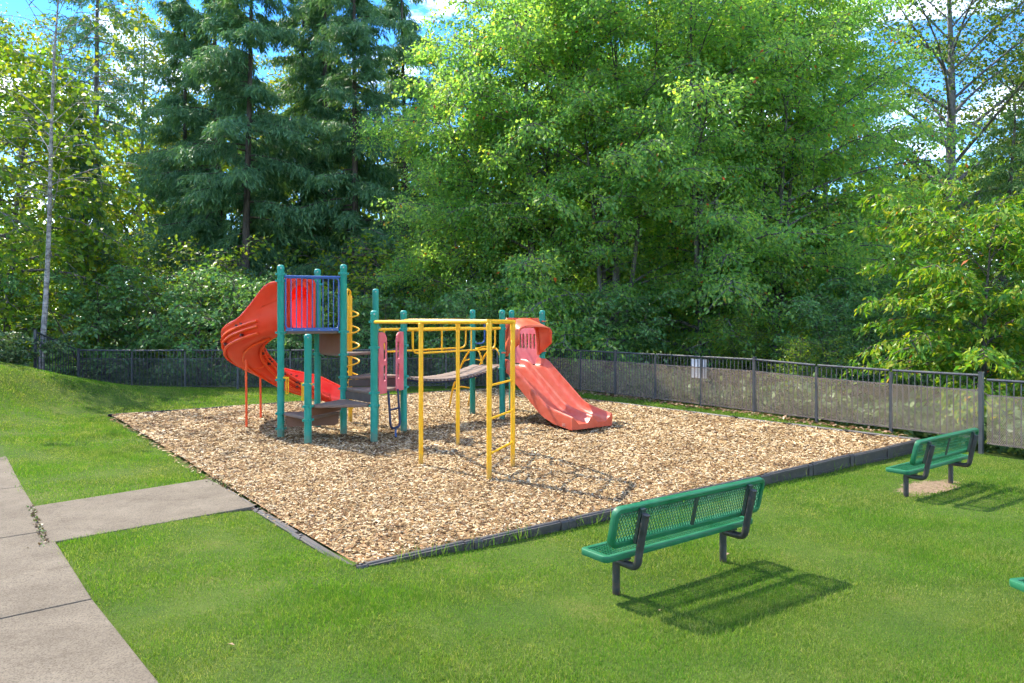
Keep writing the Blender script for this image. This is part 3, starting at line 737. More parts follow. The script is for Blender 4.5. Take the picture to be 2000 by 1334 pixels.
# clatter bridge
b0 = (Vector(P6)+Vector(P7))/2; b1 = (Vector(P8)+Vector(P9))/2; bt = (b1-b0).normalized(); bn = Vector((-bt.y, bt.x)); BL = (b1-b0).length
bo_ = b0+bt*.06; bl = BL-.10
def bz(t): return 1.02+.09*t-.60*t*(1-t)
NP = 14; first = None
mp_ = MB(); bridge = None
pm = MB(); pm.box((0, 0, 0), (bl/NP*.90, .335, .05))
for i in range(NP):
    t = (i+.5)/NP; sl_ = (bz(t+.03)-bz(t-.03))/(.06*bl)
    for sd in (-1, 1):
        c = bo_+bt*(bl*t)+bn*(sd*.212); m = MB()
        a = v3(c-bt*(bl/NP*.45), bz(t)-sl_*bl/NP*.45); b = v3(c+bt*(bl/NP*.45), bz(t)+sl_*bl/NP*.45)
        m.bar(a, b, .405, .048)
        if bridge is None: bridge = m.build('bridge', M['plank'], play, bevel=.008)
        else: m.build('plank', M['plank'], bridge, origin=play.location, bevel=.008)
for sd in (-1, 1):
    m = MB(); m.tube([v3(bo_+bt*(bl*t)+bn*(sd*.36), bz(t)-.045) for t in np.linspace(-.02, 1.02, 12)], .013, 6); m.build('chain', M['navy'], bridge, origin=play.location)
    m = MB()
    for i in range(NP):
        for k in (-.25, .25):
            t = (i+.5+k)/NP; c = bo_+bt*(bl*t)+bn*(sd*.415); m.tube([v3(c, bz(t)-.004), v3(c+bn*(sd*.018), bz(t)-.004)], .014, 8)
    tag(m.build('bolt', M['bolt'], bridge, origin=play.location), kind='stuff')
for (a, b) in ((P7, P9), (P6, P8)):
    a, b = Vector(a), Vector(b); t = (b-a).normalized(); ln = (b-a).length; m = MB()
    m.tube([v3(a+t*.06, 1.91), v3(b-t*.06, 1.93)], .029, 10); hrail = m.build('handrail', M['yellow'], play)
    m = MB(); m.tube(fillet([v3(a+t*.20, 1.91), v3(a+t*.20, 1.46), v3(b-t*.2, 1.50), v3(b-t*.2, 1.93)], .14), .019, 8); m.build('lower_rail', M['yellow'], hrail, origin=play.location)
    for f in (.36, .66):
        c = a+t*(ln*f); m = MB(); m.tube([v3(c, 1.91), v3(c, 1.47)], .015, 8); m.build('baluster', M['yellow'], hrail, origin=play.location)

# arch climber and blue hand loops at the back of the far deck
ac = (Vector(P8)+Vector(P10))/2; an_ = (ac-Vector((Vector(P9)+Vector(P11))/2)).normalized(); at_ = DU
def archp(s_): return [(0.02,1.12),(.12,1.40),(.35,1.48),(.62,1.34),(.95,.95),(1.25,.45),(1.42,-.1)]
m = None; ap = []
for sd in (-1, 1):
    pts = [v3(ac+an_*x+at_*(sd*.27), z) for x, z in archp(0)]; ap.append(fillet(pts, .15, 3)); mm = MB(); mm.tube(ap[-1], .022, 8)
    if m is None: m = mm.build('arch_climber', M['yellow'], play); arcl = m
    else: mm.build('side_rail', M['yellow'], arcl, origin=play.location)
for x, z in ((.24,1.45),(.5,1.41),(.80,1.14),(1.05,.80),(1.25,.45)):
    mm = MB(); mm.tube(fillet([v3(ac+an_*x-at_*.27, z), v3(ac+an_*(x+.05), z+.06), v3(ac+an_*x+at_*.27, z)], .2), .016, 8); mm.build('rung', M['yellow'], arcl, origin=play.location)
for (k, pa) in ((1, P8), (-1, P10)):
    c = Vector(pa); t = DU*k; mm = MB()
    mm.tube(fillet([v3(c+t*.06, 2.05), v3(c+t*.33, 2.05), v3(c+t*.33, 1.58), v3(c+t*.06, 1.58)], .12), .019, 8); mm.build('hand_loop', M['blue'], play)
# pink slotted panel on the far deck's side
w_ = 1.1
vplate('slot_panel', P11, P10, [(x, y) for x, y in rrect(.09, 1.12, w_-.09, 2.10, .05)],
       [rrect(.24+.125*i, 1.46, .24+.125*i+.062, 1.80, .03) for i in range(5)]+[rrect(.30, 1.92, .40, 2.0, .035), rrect(.62, 1.92, .78, 2.0, .035)], .03, M['pink'], play, 0, .005)
# double slide
sc_ = (Vector(P9)+Vector(P11))/2; sd_ = -DV; sl_ = DU
prof = [(p.x, p.z) for p in fillet([(-.05,0,1.115),(.14,0,1.115),(1.40,0,.235),(2.15,0,.20)], .24, 7)]
half = [(.535,-.10),(.535,.085),(.53,.12),(.515,.14),(.495,.135),(.477,.09),(.458,.03),(.43,.004),(.36,0),(.25,0),(.12,0),(.078,.006),(.052,.035),(.034,.09),(.018,.122),(0,.13)]
top = [(-l, h) for l, h in half]+[(l, h) for l, h in reversed(half[:-1])]
rows = []
for i, (s_, z) in enumerate(prof):
    a = prof[max(i-1, 0)]; b = prof[min(i+1, len(prof)-1)]; tx, tz = b[0]-a[0], b[1]-a[1]; ln = math.hypot(tx, tz); nx_, nz_ = -tz/ln, tx/ln
    fl = 1.0 if s_ > .1 else .9; end = 1-.55*float(sm((s_-1.5)/.6)); r = []
    for l, h in top:
        h2 = h*1.15*end if h > 0 else h-.07*float(sm((s_-1.45)/.4))
        p = sc_+sd_*(s_+nx_*h2)+sl_*(l*fl); r.append(v3(p, max(z+nz_*h2, .015)))
    rows.append(r)
m = MB(); m.sheet(rows, closed=True); n_ = len(top); m.f.append(tuple(reversed(range(n_)))); m.f.append(tuple((len(rows)-1)*n_+k for k in range(n_)))
ds = m.build('double_slide', M['faded'], play, 50)
m = MB()
for l in (-.40, .40): m.box(v3(sc_+sd_*1.95+sl_*l, .02), (.08, .06, .08), math.atan2(sl_.y, sl_.x))
m.build('foot', M['hood'], ds, origin=play.location)
M['mark'] = paint('moulded_label', (.62,.36,.30), (.5,.2,.15), .5, 20, .6, bump=0)
m = MB()
for k in range(3): m.box(v3(sc_+sd_*1.92-sl_*.538, .135-.022*k), (.004, .09, .008), math.atan2(sl_.y, sl_.x))
tag(m.build('moulded_label', M['mark'], ds, origin=play.location), kind='stuff')
# hood over its entrance
def archsec(w, zs, zt2, n=19, e=2.8):
    P = [(-w, zs)]
    for l in np.linspace(-1, 1, n): P.append((l*w, zs+.25+(zt2-zs-.25)*max(0, 1-abs(l)**e)**(1/e)))
    return P+[(w, zs)]
rows = []
for f in np.linspace(0, 1, 7):
    sec = archsec(.46-.02*f, 1.34+.27*f, 2.13-.17*f**1.3); rows.append([v3(sc_+sd_*(f*.44)+sl_*l, z) for l, z in sec])
m = MB(); m.sheet(rows); hd2 = m.build('hood', M['hood'], ds, 60, origin=play.location); k_ = hd2.modifiers.new('shell', 'SOLIDIFY'); k_.thickness = .03; k_.offset = 0
outer = [(.08, 1.34), (.08, 2.10), (.12, 2.15), (w_-.12, 2.15), (w_-.08, 2.10), (w_-.08, 1.34)]
inner = [(w_/2+l, z) for l, z in archsec(.40, 1.34, 2.04)]
vplate('hood_frame', P9, P11, outer+inner[::-1], [], .03, M['hood'], ds, -.0)
m = MB()
for p in (P9, P11):
    for z in (1.42, 2.08):
        m.box(v3(Vector(p)+sd_*.05, z), (.10, .05, .03), math.atan2(sl_.y, sl_.x))
m.build('bracket', M['hood'], ds, origin=play.location)

# ------------------------------------------------------------------ fences
def screen_mat(name, ca, cb):
    m, N, L = nodes(name); uv = N.new('ShaderNodeUVMap'); sp = N.new('ShaderNodeSeparateXYZ'); L.new(uv.outputs[0], sp.inputs[0])
    def mth(op, a, b=None):
        n = N.new('ShaderNodeMath'); n.operation = op
        for k, q in enumerate((a, b)):
            if q is None: continue
            if hasattr(q, 'links'): L.new(q, n.inputs[k])
            else: n.inputs[k].default_value = q
        return n.outputs[0]
    a = mth('MULTIPLY', mth('ADD', sp.outputs[0], mth('MULTIPLY', sp.outputs[1], .62)), 34.0); b = mth('MULTIPLY', mth('SUBTRACT', sp.outputs[0], mth('MULTIPLY', sp.outputs[1], .62)), 34.0)
    pa = mth('ABSOLUTE', mth('SUBTRACT', mth('FRACT', a), .5)); pb = mth('ABSOLUTE', mth('SUBTRACT', mth('FRACT', b), .5))
    hole = mth('LESS_THAN', mth('MAXIMUM', pa, pb), .42)
    d = N.new('ShaderNodeBsdfPrincipled'); d.inputs['Roughness'].default_value = .5; d.inputs['Specular IOR Level'].default_value = .3
    tcn = N.new('ShaderNodeTexCoord'); rp = ramp(N, [(.35,ca),(.65,cb)]); L.new(noise(N, L, tcn.outputs['Object'], 3, 6), rp.inputs['Fac']); L.new(rp.outputs['Color'], d.inputs['Base Color'])
    t = N.new('ShaderNodeBsdfTransparent'); mxs = N.new('ShaderNodeMixShader')
    L.new(hole, mxs.inputs[0]); L.new(d.outputs[0], mxs.inputs[1]); L.new(t.outputs[0], mxs.inputs[2])
    o = N.new('ShaderNodeOutputMaterial'); L.new(mxs.outputs[0], o.inputs['Surface']); return m
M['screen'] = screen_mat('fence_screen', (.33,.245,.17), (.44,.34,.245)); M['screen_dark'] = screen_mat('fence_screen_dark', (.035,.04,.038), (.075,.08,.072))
pk = MB(); pk.box((0, 0, .5), (.016, .016, 1.0)); PICK = bpy.data.meshes.new('picket'); PICK.from_pydata(pk.v, [], pk.f); PICK.materials.append(M['fence'])
def fence(name, label, pts, hts, screen=True, npick=13, first_post=True, last_post=True, wide=None, low=.26, smat='screen'):
    t = thing(name, label, 'fence', pts[0]); o = Vector(pts[0])
    for i, p in enumerate(pts):
        if (i == 0 and not first_post) or (i == len(pts)-1 and not last_post): continue
        q = pts[min(i+1, len(pts)-1)]; r_ = pts[max(i-1, 0)]; an = math.atan2(q[1]-r_[1], q[0]-r_[0])
        w = .064 if (wide is None or i in wide) else .05; up = .05 if w > .06 else -.03
        m = MB(); m.box((p[0], p[1], p[2]+(hts[i]+up)/2-.15), (w, w, hts[i]+up+.3), an)
        if w > .06: m.box((p[0], p[1], p[2]+hts[i]+up+.006), (w+.012, w+.012, .014), an)
        m.build('post', M['fence'], t)
    for i in range(len(pts)-1):
        a, b = Vector(pts[i]), Vector(pts[i+1]); h0, h1 = hts[i], hts[i+1]; zu = Vector((0,0,1)); d = (b-a); an = math.atan2(d.y, d.x); dh = Vector((d.x, d.y, 0)).normalized()
        e0, e1 = a+dh*.03, b-dh*.03
        m = MB(); m.tube([e0+zu*h0, e1+zu*h1], .024, 10); m.build('top_rail', M['fence'], t)
        m = MB(); m.bar(e0+zu*(h0-low), e1+zu*(h1-low), .022, .026); m.build('middle_rail', M['fence'], t)
        m = MB(); m.bar(e0+zu*.08, e1+zu*.08, .022, .026); m.build('bottom_rail', M['fence'], t)
        for k in range(npick):
            f = (k+1)/(npick+1); p = a+d*f; hh = h0+(h1-h0)*f
            pko = bpy.data.objects.new('picket', PICK); link(pko, t)
            pko.location = p+zu*.075-o; pko.rotation_euler = (0, 0, an); pko.scale = (1, 1, hh-.09)
        if screen:
            nrm = Vector((dh.y, -dh.x, 0)); off = nrm*(.024 if nrm.y < 0 else -.024); nseg = 8; V = []; UV = []
            for k in range(nseg+1):
                f = k/nseg; p = e0+(e1-e0)*f+off; hh = h0+(h1-h0)*f; wob = nrm*(.012*math.sin(f*7+i*2))
                V += [p+zu*.07+wob-o, p+zu*(hh-low+.012)-o]; UV += [(f*d.length, .07), (f*d.length, hh-low)]
            F_ = [(2*k, 2*k+2, 2*k+3, 2*k+1) for k in range(nseg)]
            me = bpy.data.meshes.new('screen'); me.from_pydata(V, [], F_); me.update(); ul = me.uv_layers.new(name='UVMap')
            for l in me.loops: ul.data[l.index].uv = UV[l.vertex_index]
            me.shade_smooth(); me.materials.append(M[smat]); so_ = bpy.data.objects.new('screen', me); link(so_, t)
    return t
yr = [22.54-1.2925*k for k in range(9)]
rp_ = [(fence_x(y), y, .0) for y in yr]
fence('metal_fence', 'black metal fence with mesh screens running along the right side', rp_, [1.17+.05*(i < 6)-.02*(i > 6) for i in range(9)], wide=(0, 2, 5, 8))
e_ = (fence_x(10.9), 10.9, -.07); fence('metal_fence', 'short lower fence panel behind the green bench at the right edge', [(rp_[-1][0]+.04, rp_[-1][1]-.05, -.07), e_], [1.15, 1.15], first_post=False)
bx0, bx1 = (rp_[0][0]-.05, rp_[0][1]+.05), (-13.3, 22.0)
bp_ = [(bx0[0]+(bx1[0]-bx0[0])*k/9, bx0[1]+(bx1[1]-bx0[1])*k/9, 0.0 if k < 9 else .10) for k in range(10)]
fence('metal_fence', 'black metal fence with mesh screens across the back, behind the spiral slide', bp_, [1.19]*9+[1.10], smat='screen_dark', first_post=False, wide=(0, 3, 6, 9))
fence('metal_fence', 'sloping fence panel without screen climbing the bank at far left', [(-13.32, 21.9, .14), (-13.1, 19.7, .62)], [1.10, 1.17], screen=False, first_post=False, npick=14)
# blank white sign fixed behind the pickets
sy = 17.46; sx_ = fence_x(sy); fd = Vector((-.657, 1, 0)).normalized(); m = MB(); nrm = Vector((fd.y, -fd.x, 0))
sgo = thing('sign', 'blank white square sign fixed behind the fence pickets', 'sign', (sx_, sy, .75))
c = Vector((sx_, sy, 0))+nrm*.03
m.bar(c-fd*.24+Vector((0,0,.93)), c+fd*.24+Vector((0,0,.93)), .006, .46); m.build('sign_board', M['sign'], sgo)

# ------------------------------------------------------------------ benches
def lattice(x0, x1, y0, y1, pitch, slope, w, th, M3, square=False):
    """expanded-metal strands inside a rectangle"""
    m = MB()
    def seg(p, q): m.bar(M3(*p), M3(*q), w, th)
    if square:
        x = x0
        while x < x1: seg((x, y0), (x, y1)); x += pitch
        y = y0
        while y < y1: seg((x0, y), (x1, y)); y += pitch*1.25
        return m
    H = y1-y0; run = H/slope
    x = x0-run
    while x < x1:
        for sg in (1, -1):
            # strand from (x,y0) rising right, or falling
            a, b = (x, y0), (x+run, y1)
            if sg < 0: a, b = (x, y1), (x+run, y0)
            t0 = max(0, (x0-x)/run); t1 = min(1, (x1-x)/run)
            if t1 > t0: seg((a[0]+run*t0, a[1]+(b[1]-a[1])*t0), (a[0]+run*t1, a[1]+(b[1]-a[1])*t1))
        x += pitch
    return m
def bench(label, x, y, z, rot, sq, group='green mesh benches beside the mulch bed'):
    t = thing('park_bench', label, 'bench', (x, y, z), rot, group)
    HL = .915
    # seat
    me = plate(rrect(-HL, -.15, HL, .15, .05, 6), [rrect(-HL+.055, -.105, HL-.055, .105, .01, 2)], .05, .010)
    mesh_obj('seat', me, M['bench'], t, lambda a, b, c: (a, b, c+.358)); seat = t.children[-1]
    lt = lattice(-HL+.05, HL-.05, -.11, .11, .0262, 1.0, .0065, .005, lambda a, b: (a, b, .372), True); lt.build('seat_mesh', M['bench'], seat, 0, origin=(0,0,0))
    # backrest, leaning backwards
    le = R(13); y0, z0 = -.17, .455
    def BM(a, b, c): return (a, y0-b*math.sin(le)-c*math.cos(le), z0+b*math.cos(le)-c*math.sin(le))
    me = plate(rrect(-HL, 0, HL, .32, .06, 6), [rrect(-HL+.045, .045, HL-.045, .275, .012, 2)], .055, .010)
    mesh_obj('backrest', me, M['bench'], t, BM); back = t.children[-1]
    lt = lattice(-HL+.04, HL-.04, .04, .28, .030 if not sq else .034, 1.75, .0055, .005, lambda a, b: BM(a, b, .01), sq)
    lt.build('back_mesh', M['bench'], back, 0, origin=(0,0,0))
    m = MB(); m.bar(BM(0, .03, .02), BM(0, .29, .02), .035, .012); m.build('back_strap', M['strap'], back, origin=(0,0,0))
    for s_ in (-1, 1):
        xx = s_*.66; m = MB(); m.tube([(xx, 0, -.25), (xx, 0, .32)], .031, 12); leg = m.build('leg', M['pipe'], t, origin=(0,0,0))
        m = MB(); m.box((xx, 0, .315), (.08, .24, .02)); m.build('seat_bracket', M['strap'], leg, origin=(0,0,0))
        m = MB(); top = BM(xx, .27, .085); low = BM(xx, -.03, .085)
        m.tube(fillet([(xx, .02, .275), (xx, low[1]+.02, .275), low, top], .16, 7), .030, 12); arm = m.build('back_arm', M['pipe'], t, origin=(0,0,0))
        m = MB(); m.bar(BM(xx, .02, .045), BM(xx, .30, .045), .05, .03); m.build('back_bracket', M['strap'], back, origin=(0,0,0))
    return t
bench('green mesh bench seen from behind, nearest the front edge of the mulch', 1.345, 5.985, ztf(1.345, 5.985), R(36.3), False)
bench('green mesh bench standing over bare soil by the right fence', 5.49, 9.43, ztf(5.49, 9.43), R(37.2), True)
bench('green bench seat corner just entering the right edge of the picture', 4.325, 4.98, ztf(4.325, 4.98), R(12), True)

# ------------------------------------------------------------------ trees
def tubes_np(curves, n=5):
    """list of (pts[k,3], r[k]) -> verts, faces"""
    V = []; Fc = []; off = 0
    for pts, r in curves:
        k = len(pts); t = np.gradient(pts, axis=0); t /= np.linalg.norm(t, axis=1)[:, None]+1e-9
        ref = np.array((0.31, .95, .02)) if abs(t[0, 2]) > .5 else np.array((0, 0, 1.0))
        u = np.cross(t, ref); u /= np.linalg.norm(u, axis=1)[:, None]+1e-9; w = np.cross(t, u)
        an = np.arange(n)*2*np.pi/n
        ring = pts[:, None, :]+(u[:, None, :]*np.cos(an)[None, :, None]+w[:, None, :]*np.sin(an)[None, :, None])*np.asarray(r)[:, None, None]
        V.append(ring.reshape(-1, 3)); i = np.arange(k-1)[:, None]*n; j = np.arange(n)[None, :]
        Fc.append((np.stack([i+j, i+(j+1) % n, i+n+(j+1) % n, i+n+j], -1).reshape(-1, 4))+off); off += k*n
    return np.concatenate(V), np.concatenate(Fc)
def leaf_mesh(name, pos, dirs, size, wid, rg, mat, fold=.18, upb=.6):
    N = len(pos); d = dirs/(np.linalg.norm(dirs, axis=1)[:, None]+1e-9)
    nn = rg.normal(0, 1, (N, 3)); nn[:, 2] += upb*2; s_ = np.cross(d, nn); s_ /= np.linalg.norm(s_, axis=1)[:, None]+1e-9; up = np.cross(s_, d)
    Ld = d*size[:, None]; S = s_*(size*wid/2)[:, None]; U = up*(size*wid*fold)[:, None]
    V = np.stack([pos, pos+Ld*.42+S+U, pos+Ld-U*.6, pos+Ld*.42-S+U], 1).reshape(-1, 3)
    me = np_mesh(name, V, np.arange(4*N), np.full(N, 4)); me.materials.append(mat); return me
def grow(seed, H, tr, z0, n_limb, prof, up, droop, sub_n, sub_l, sub_droop, per_m, jit, leaf, wid, hang, lmat, bmat, lean=(0, 0), tipup=0, stems=1, twigs=True, upb=.6, sub_ang=(40, 75), az0=None, pw=1.0, wig=.12, bare=0.0, var=(.72, 1.18), golden=True, zj=.12):
    rg = np.random.default_rng(seed); curves = []; twc = []; LP = []; LD = []
    def trunk(t): return np.array((lean[0]*t+wig*math.sin(t*5+seed), lean[1]*t+wig*math.cos(t*4+seed*2)-wig, H*t))
    tt = np.linspace(0, 1, 12)
    stem_off = [np.array((0., 0.))]+[np.array((math.cos(a), math.sin(a))) for a in np.linspace(.5, 5.8, max(stems-1, 0))]
    for so_ in stem_off[:stems]:
        sp = np.array([trunk(t)+np.array((so_[0]*(.25+2.0*t), so_[1]*(.25+2.0*t), 0))*(.9) for t in tt])
        sp[0, 2] = -.6
        rr = tr*(1-tt*.93)**.9*(1.0 if not so_.any() else .62); rr[0] *= 1.25; curves.append((sp, rr))
    for i in range(n_limb):
        f = ((i+rg.random()*.9)/n_limb)**pw; z = z0+(H*.985-z0)*f; st = stem_off[i % stems]
        th = z/H; base = trunk(th)+np.array((st[0]*(.25+2.0*th)*.9, st[1]*(.25+2.0*th)*.9, 0))
        az = (i*2.39996+rg.normal(0, .25)) if golden else rg.uniform(0, 6.283); L = prof(f)*rg.uniform(*var)
        dh = np.array((math.cos(az), math.sin(az), 0)); sdv = np.array((-dh[1], dh[0], 0)); ph = rg.uniform(0, 6.28)
        u_ = up(f)+rg.normal(0, .07)
        def lp(t): return base+dh*(L*t)+np.array((0, 0, L*(u_*t-droop*t*t+tipup*t**3)))+sdv*(L*.06*math.sin(t*5+ph)*t)
        ts = np.linspace(0, 1, 7); pts = np.array([lp(t) for t in ts]); r0 = max(tr*(1-th)**.8*.42, .014)*min(1, .45+L*.12)
        curves.append((pts, r0*(1-ts*.88)))
        for j in range(sub_n):
            t = .14+.86*(j+rg.random())/sub_n; sd = 1 if j % 2 else -1
            a2 = R(rg.uniform(*sub_ang))*sd; b = lp(t); tg = lp(min(t+.04, 1.04))-lp(t-.04); tg /= np.linalg.norm(tg)+1e-9
            hd_ = np.array((dh[0]*math.cos(a2)-dh[1]*math.sin(a2), dh[0]*math.sin(a2)+dh[1]*math.cos(a2), tg[2]*.6+rg.normal(0, zj)))
            ls = sub_l*(L**.75)*(1-.55*t)*rg.uniform(.6, 1.25)
            q = np.linspace(0, 1, 4)[:, None]; sp = b+hd_*ls*q+np.array((0, 0, -1))*(sub_droop*ls*q*q)
            if twigs: twc.append((sp, np.array((.011, .008, .006, .003))*(1+.25*L**.5)))
            n = max(2, int(per_m*ls*rg.uniform(.6, 1.4)))
            if rg.random() < bare: continue
            k = rg.random(n)**.8; p = b+hd_*ls*k[:, None]+np.array((0, 0, -1))*(sub_droop*ls*(k*k))[:, None]
            p = p+rg.normal(0, jit, (n, 3))*np.array((1, 1, .75)); dd = hd_*.8+rg.normal(0, .65, (n, 3)); dd[:, 2] -= hang
            LP.append(p); LD.append(dd)
    V, Fc = tubes_np(curves, 9)
    if twigs and twc:
        V2, F2 = tubes_np(twc, 3); Fc = np.concatenate([Fc, F2+len(V)]); V = np.concatenate([V, V2])
    tm = np_mesh('trunk', V, Fc.ravel(), np.full(len(Fc), 4)); tm.shade_smooth(); tm.materials.append(bmat)
    LP = np.concatenate(LP); LD = np.concatenate(LD); sz = leaf*rg.uniform(.5, 1.45, len(LP))
    return tm, leaf_mesh('crown', LP, LD, sz, wid, rg, lmat, upb=upb)
def plant(kind, name, label, cat, x, y, rot=0, sc=1, group=None, sz=None, z=None):
    tm, cm = kind; zz = ztf(x, y) if z is None else z; t = thing(name, label, cat, (x, y, zz), 0, group)
    t.rotation_euler = (0, 0, rot); t.scale = (sc, sc, sz or sc)
    for nm, me in (('trunk', tm), ('crown', cm)): link(bpy.data.objects.new(nm, me), t)
    return t
maple = []
for sd, st in ((1, 3), (2, 4)):
    maple.append(grow(sd, 16.5, .19, .9, 100, lambda f: 1.2+4.2*math.sin(math.pi*min(1, .26+.70*f))**.7, lambda f: .40+.5*f, 0.42, 20, .44, .32, 54, .20, .135, .60, .7, M['maple'], M['bark_grey'], stems=st, pw=.95, var=(.5, 1.3), zj=.42, golden=False))
spruce = []
for sd in (4, 5):
    spruce.append(grow(sd, 22, .20, 1.0, 100, lambda f: .5+3.4*(1-f)**.7*(.5+.5*min(1, f*5)), lambda f: .02+.25*f, .62, 19, .42, .85, 82, .10, .26, .17, 1.2, M['needle'], M['bark'], tipup=.30, twigs=False, upb=.3, sub_ang=(30, 75), wig=.12, var=(.45, 1.3), golden=False))
young = grow(6, 12, .13, .8, 66, lambda f: .3+1.75*(1-f)**.8, lambda f: .02+.2*f, .5, 15, .45, .8, 90, .08, .24, .17, 1.1, M['needle'], M['bark'], tipup=.2, twigs=False, upb=.3)
tallfir = grow(8, 25, .24, 13, 46, lambda f: .6+3.6*(1-f)**.7, lambda f: .05+.2*f, .5, 15, .36, .7, 60, .09, .26, .17, .95, M['needle'], M['bark_grey'], tipup=.3, twigs=False, upb=.3)
hemlock = grow(9, 8.2, .16, .7, 70, lambda f: .3+3.1*(1-f)**.85, lambda f: .12+.3*f, .62, 15, .38, .55, 85, .05, .13, .24, .8, M['hemlock'], M['bark'], tipup=.05, twigs=False, upb=.5, sub_ang=(30, 65))
cotton = grow(10, 21, .36, 6.5, 34, lambda f: 1.2+6.0*math.sin(math.pi*(.25+.62*f)), lambda f: .75+.5*f, .25, 15, .55, .25, 30, .30, .16, .85, .5, M['cotton'], M['bark_grey'], wig=.25)
poplar = grow(12, 20, .2, 3.0, 44, lambda f: .8+3.3*math.sin(math.pi*(.2+.7*f)), lambda f: .7+.4*f, .3, 14, .55, .3, 26, .28, .17, .9, .5, M['poplar'], M['bark_grey'], wig=.25)
birch = grow(13, 13.5, .085, 4.6, 26, lambda f: .9+2.3*math.sin(math.pi*(.2+.7*f)), lambda f: .75+.3*f, .2, 10, .45, .3, 7, .2, .15, .9, .4, M['poplar'], M['birch'], lean=(.85, .2), wig=.12, bare=.45)
lefttree = grow(14, 12.5, .2, .9, 74, lambda f: .8+3.9*math.sin(math.pi*min(1, .22+.78*f))**.8, lambda f: .3+.5*f, .55, 15, .44, .38, 26, .22, .19, .7, .6, M['lime'], M['bark_grey'], stems=2)
cherry = grow(15, 4.1, .07, .5, 52, lambda f: .7+1.75*math.sin(math.pi*(.22+.6*f)), lambda f: .45+.75*f, .55, 11, .44, .45, 95, .06, .15, .36, .95, M['cherry'], M['bark'], stems=2, wig=.05)
shrub = [grow(s_, 3.4, .06, .15, 46, lambda f: .6+1.5*math.sin(math.pi*(.25+.6*f)), lambda f: .5+.5*f, .5, 10, .5, .4, 34, .10, .14, .55, .6, M['shrub'], M['bark'], stems=4, wig=.05) for s_ in (16, 17)]
limeshrub = grow(18, 3.4, .05, .15, 40, lambda f: .6+1.5*math.sin(math.pi*(.25+.6*f)), lambda f: .6+.5*f, .4, 9, .5, .3, 24, .12, .13, .55, .5, M['lime'], M['bark'], stems=4, wig=.05)
ivy = grow(19, .75, .02, .02, 40, lambda f: .25+.75*(1-f*.5), lambda f: .25+.4*f, .35, 7, .5, .2, 60, .05, .09, .8, .3, M['ivy'], M['bark'], stems=4, wig=.02)

G = 'green broadleaf trees behind the fence'
plant(maple[0], 'maple_tree', 'broad green maple with a sunlit top, right behind the arched slide', 'tree', .6, 27.0, .3, .98, G)
plant(maple[1], 'maple_tree', 'many-stemmed maple whose dark trunks rise behind the white sign', 'tree', 6.7, 25.6, 1.1, .92, G)
plant(maple[0], 'maple_tree', 'leafy maple at the right end of the green wall of trees', 'tree', 12.3, 28.5, 2.0, .9, G)
plant(maple[0], 'maple_tree', 'tall yellow-green maple top rising behind the other maples', 'tree', 3.6, 37.0, 3.9, 1.12, G)
plant(maple[1], 'maple_tree', 'maple between the arched slide and the white sign', 'tree', 3.7, 25.8, 2.7, .88, G)
plant(maple[0], 'maple_tree', 'maple right of the white sign, behind the sunny fence', 'tree', 9.4, 26.6, 5.6, .88, G)
plant(maple[0], 'maple_tree', 'leafy maple at the left end of the green wall, beside the spruces', 'tree', -1.5, 28.6, 4.4, .76, G)
plant(maple[1], 'maple_tree', 'tall maple behind the right-hand maples, near the open blue sky', 'tree', 11.0, 38.5, 5.3, 1.12, G)
G = 'dark conifers at the back left'
plant(spruce[0], 'spruce_tree', 'large dark spruce with layered boughs left of the tall tower', 'tree', -11.6, 31.5, .4, 1.0, G)
plant(spruce[1], 'spruce_tree', 'dark spruce directly behind the tall tower and its guard rail', 'tree', -7.2, 32.5, 1.4, 1.0, G)
plant(spruce[1], 'spruce_tree', 'tall spruce set back between the two larger spruces', 'tree', -11.0, 38.0, 3.4, 1.05, G)
plant(spruce[0], 'spruce_tree', 'dark spruce top showing above the left maple', 'tree', -5.9, 38.5, 2.4, 1.05, G)
plant(spruce[1], 'spruce_tree', 'spruce standing behind the broad shrub at left', 'tree', -16.4, 36.0, 5.0, .92, G)
plant(spruce[0], 'spruce_tree', 'spruce behind and left of the large spruce', 'tree', -14.3, 34.5, 2.9, 1.05, G)
plant(spruce[1], 'spruce_tree', 'spruce behind and right of the large spruce', 'tree', -9.3, 35.8, 4.6, 1.05, G)
plant(young, 'spruce_tree', 'narrow young spruce just right of the pale birch', 'tree', -17.6, 29.5, 0, 1.0, G)
plant(tallfir, 'fir_tree', 'tall bare-trunked fir whose boughs start near the top edge', 'tree', -21.9, 38.0, 0, 1.0, G)
plant(birch, 'birch_tree', 'slender pale-barked birch with bare twigs beside the sloping fence', 'tree', -14.0, 21.2, 0, 1.0)
plant(lefttree, 'broadleaf_tree', 'sunny green tree filling the left edge of the picture', 'tree', -18.6, 25.5, .8, 1.0)
G = 'yellow-green poplars far behind at left'
for x, y, rot, sc, lb in ((-29.5, 43, 0, 1.0, 'yellow-green poplar against blue sky at the upper left corner'), (-23.5, 45, 1.7, 1.08, 'yellow-green poplar glowing behind the bare fir trunk'),
                          (-18.2, 44, 3.1, .98, 'yellow-green poplar in the sky gap left of the large spruce'), (-13.2, 46, 4.2, .95, 'yellow-green poplar seen through the boughs of the large spruce'),
                          (-8.6, 47, 5.2, .95, 'yellow-green poplar glowing between the spruces above the tower')):
    plant(poplar, 'poplar_tree', lb, 'tree', x, y, rot, sc, G)
plant(cotton, 'cottonwood_tree', 'open-crowned cottonwood with dark trunk against blue sky at upper right', 'tree', 20.6, 34.5, .6, 1.0)
plant(cotton, 'cottonwood_tree', 'cottonwood only partly in view in the upper right corner', 'tree', 28.5, 37.5, 2.6, .95)
plant(hemlock, 'hemlock_tree', 'light green feathery hemlock at the right edge above the cherry', 'tree', 13.9, 20.2, 0, 1.0)
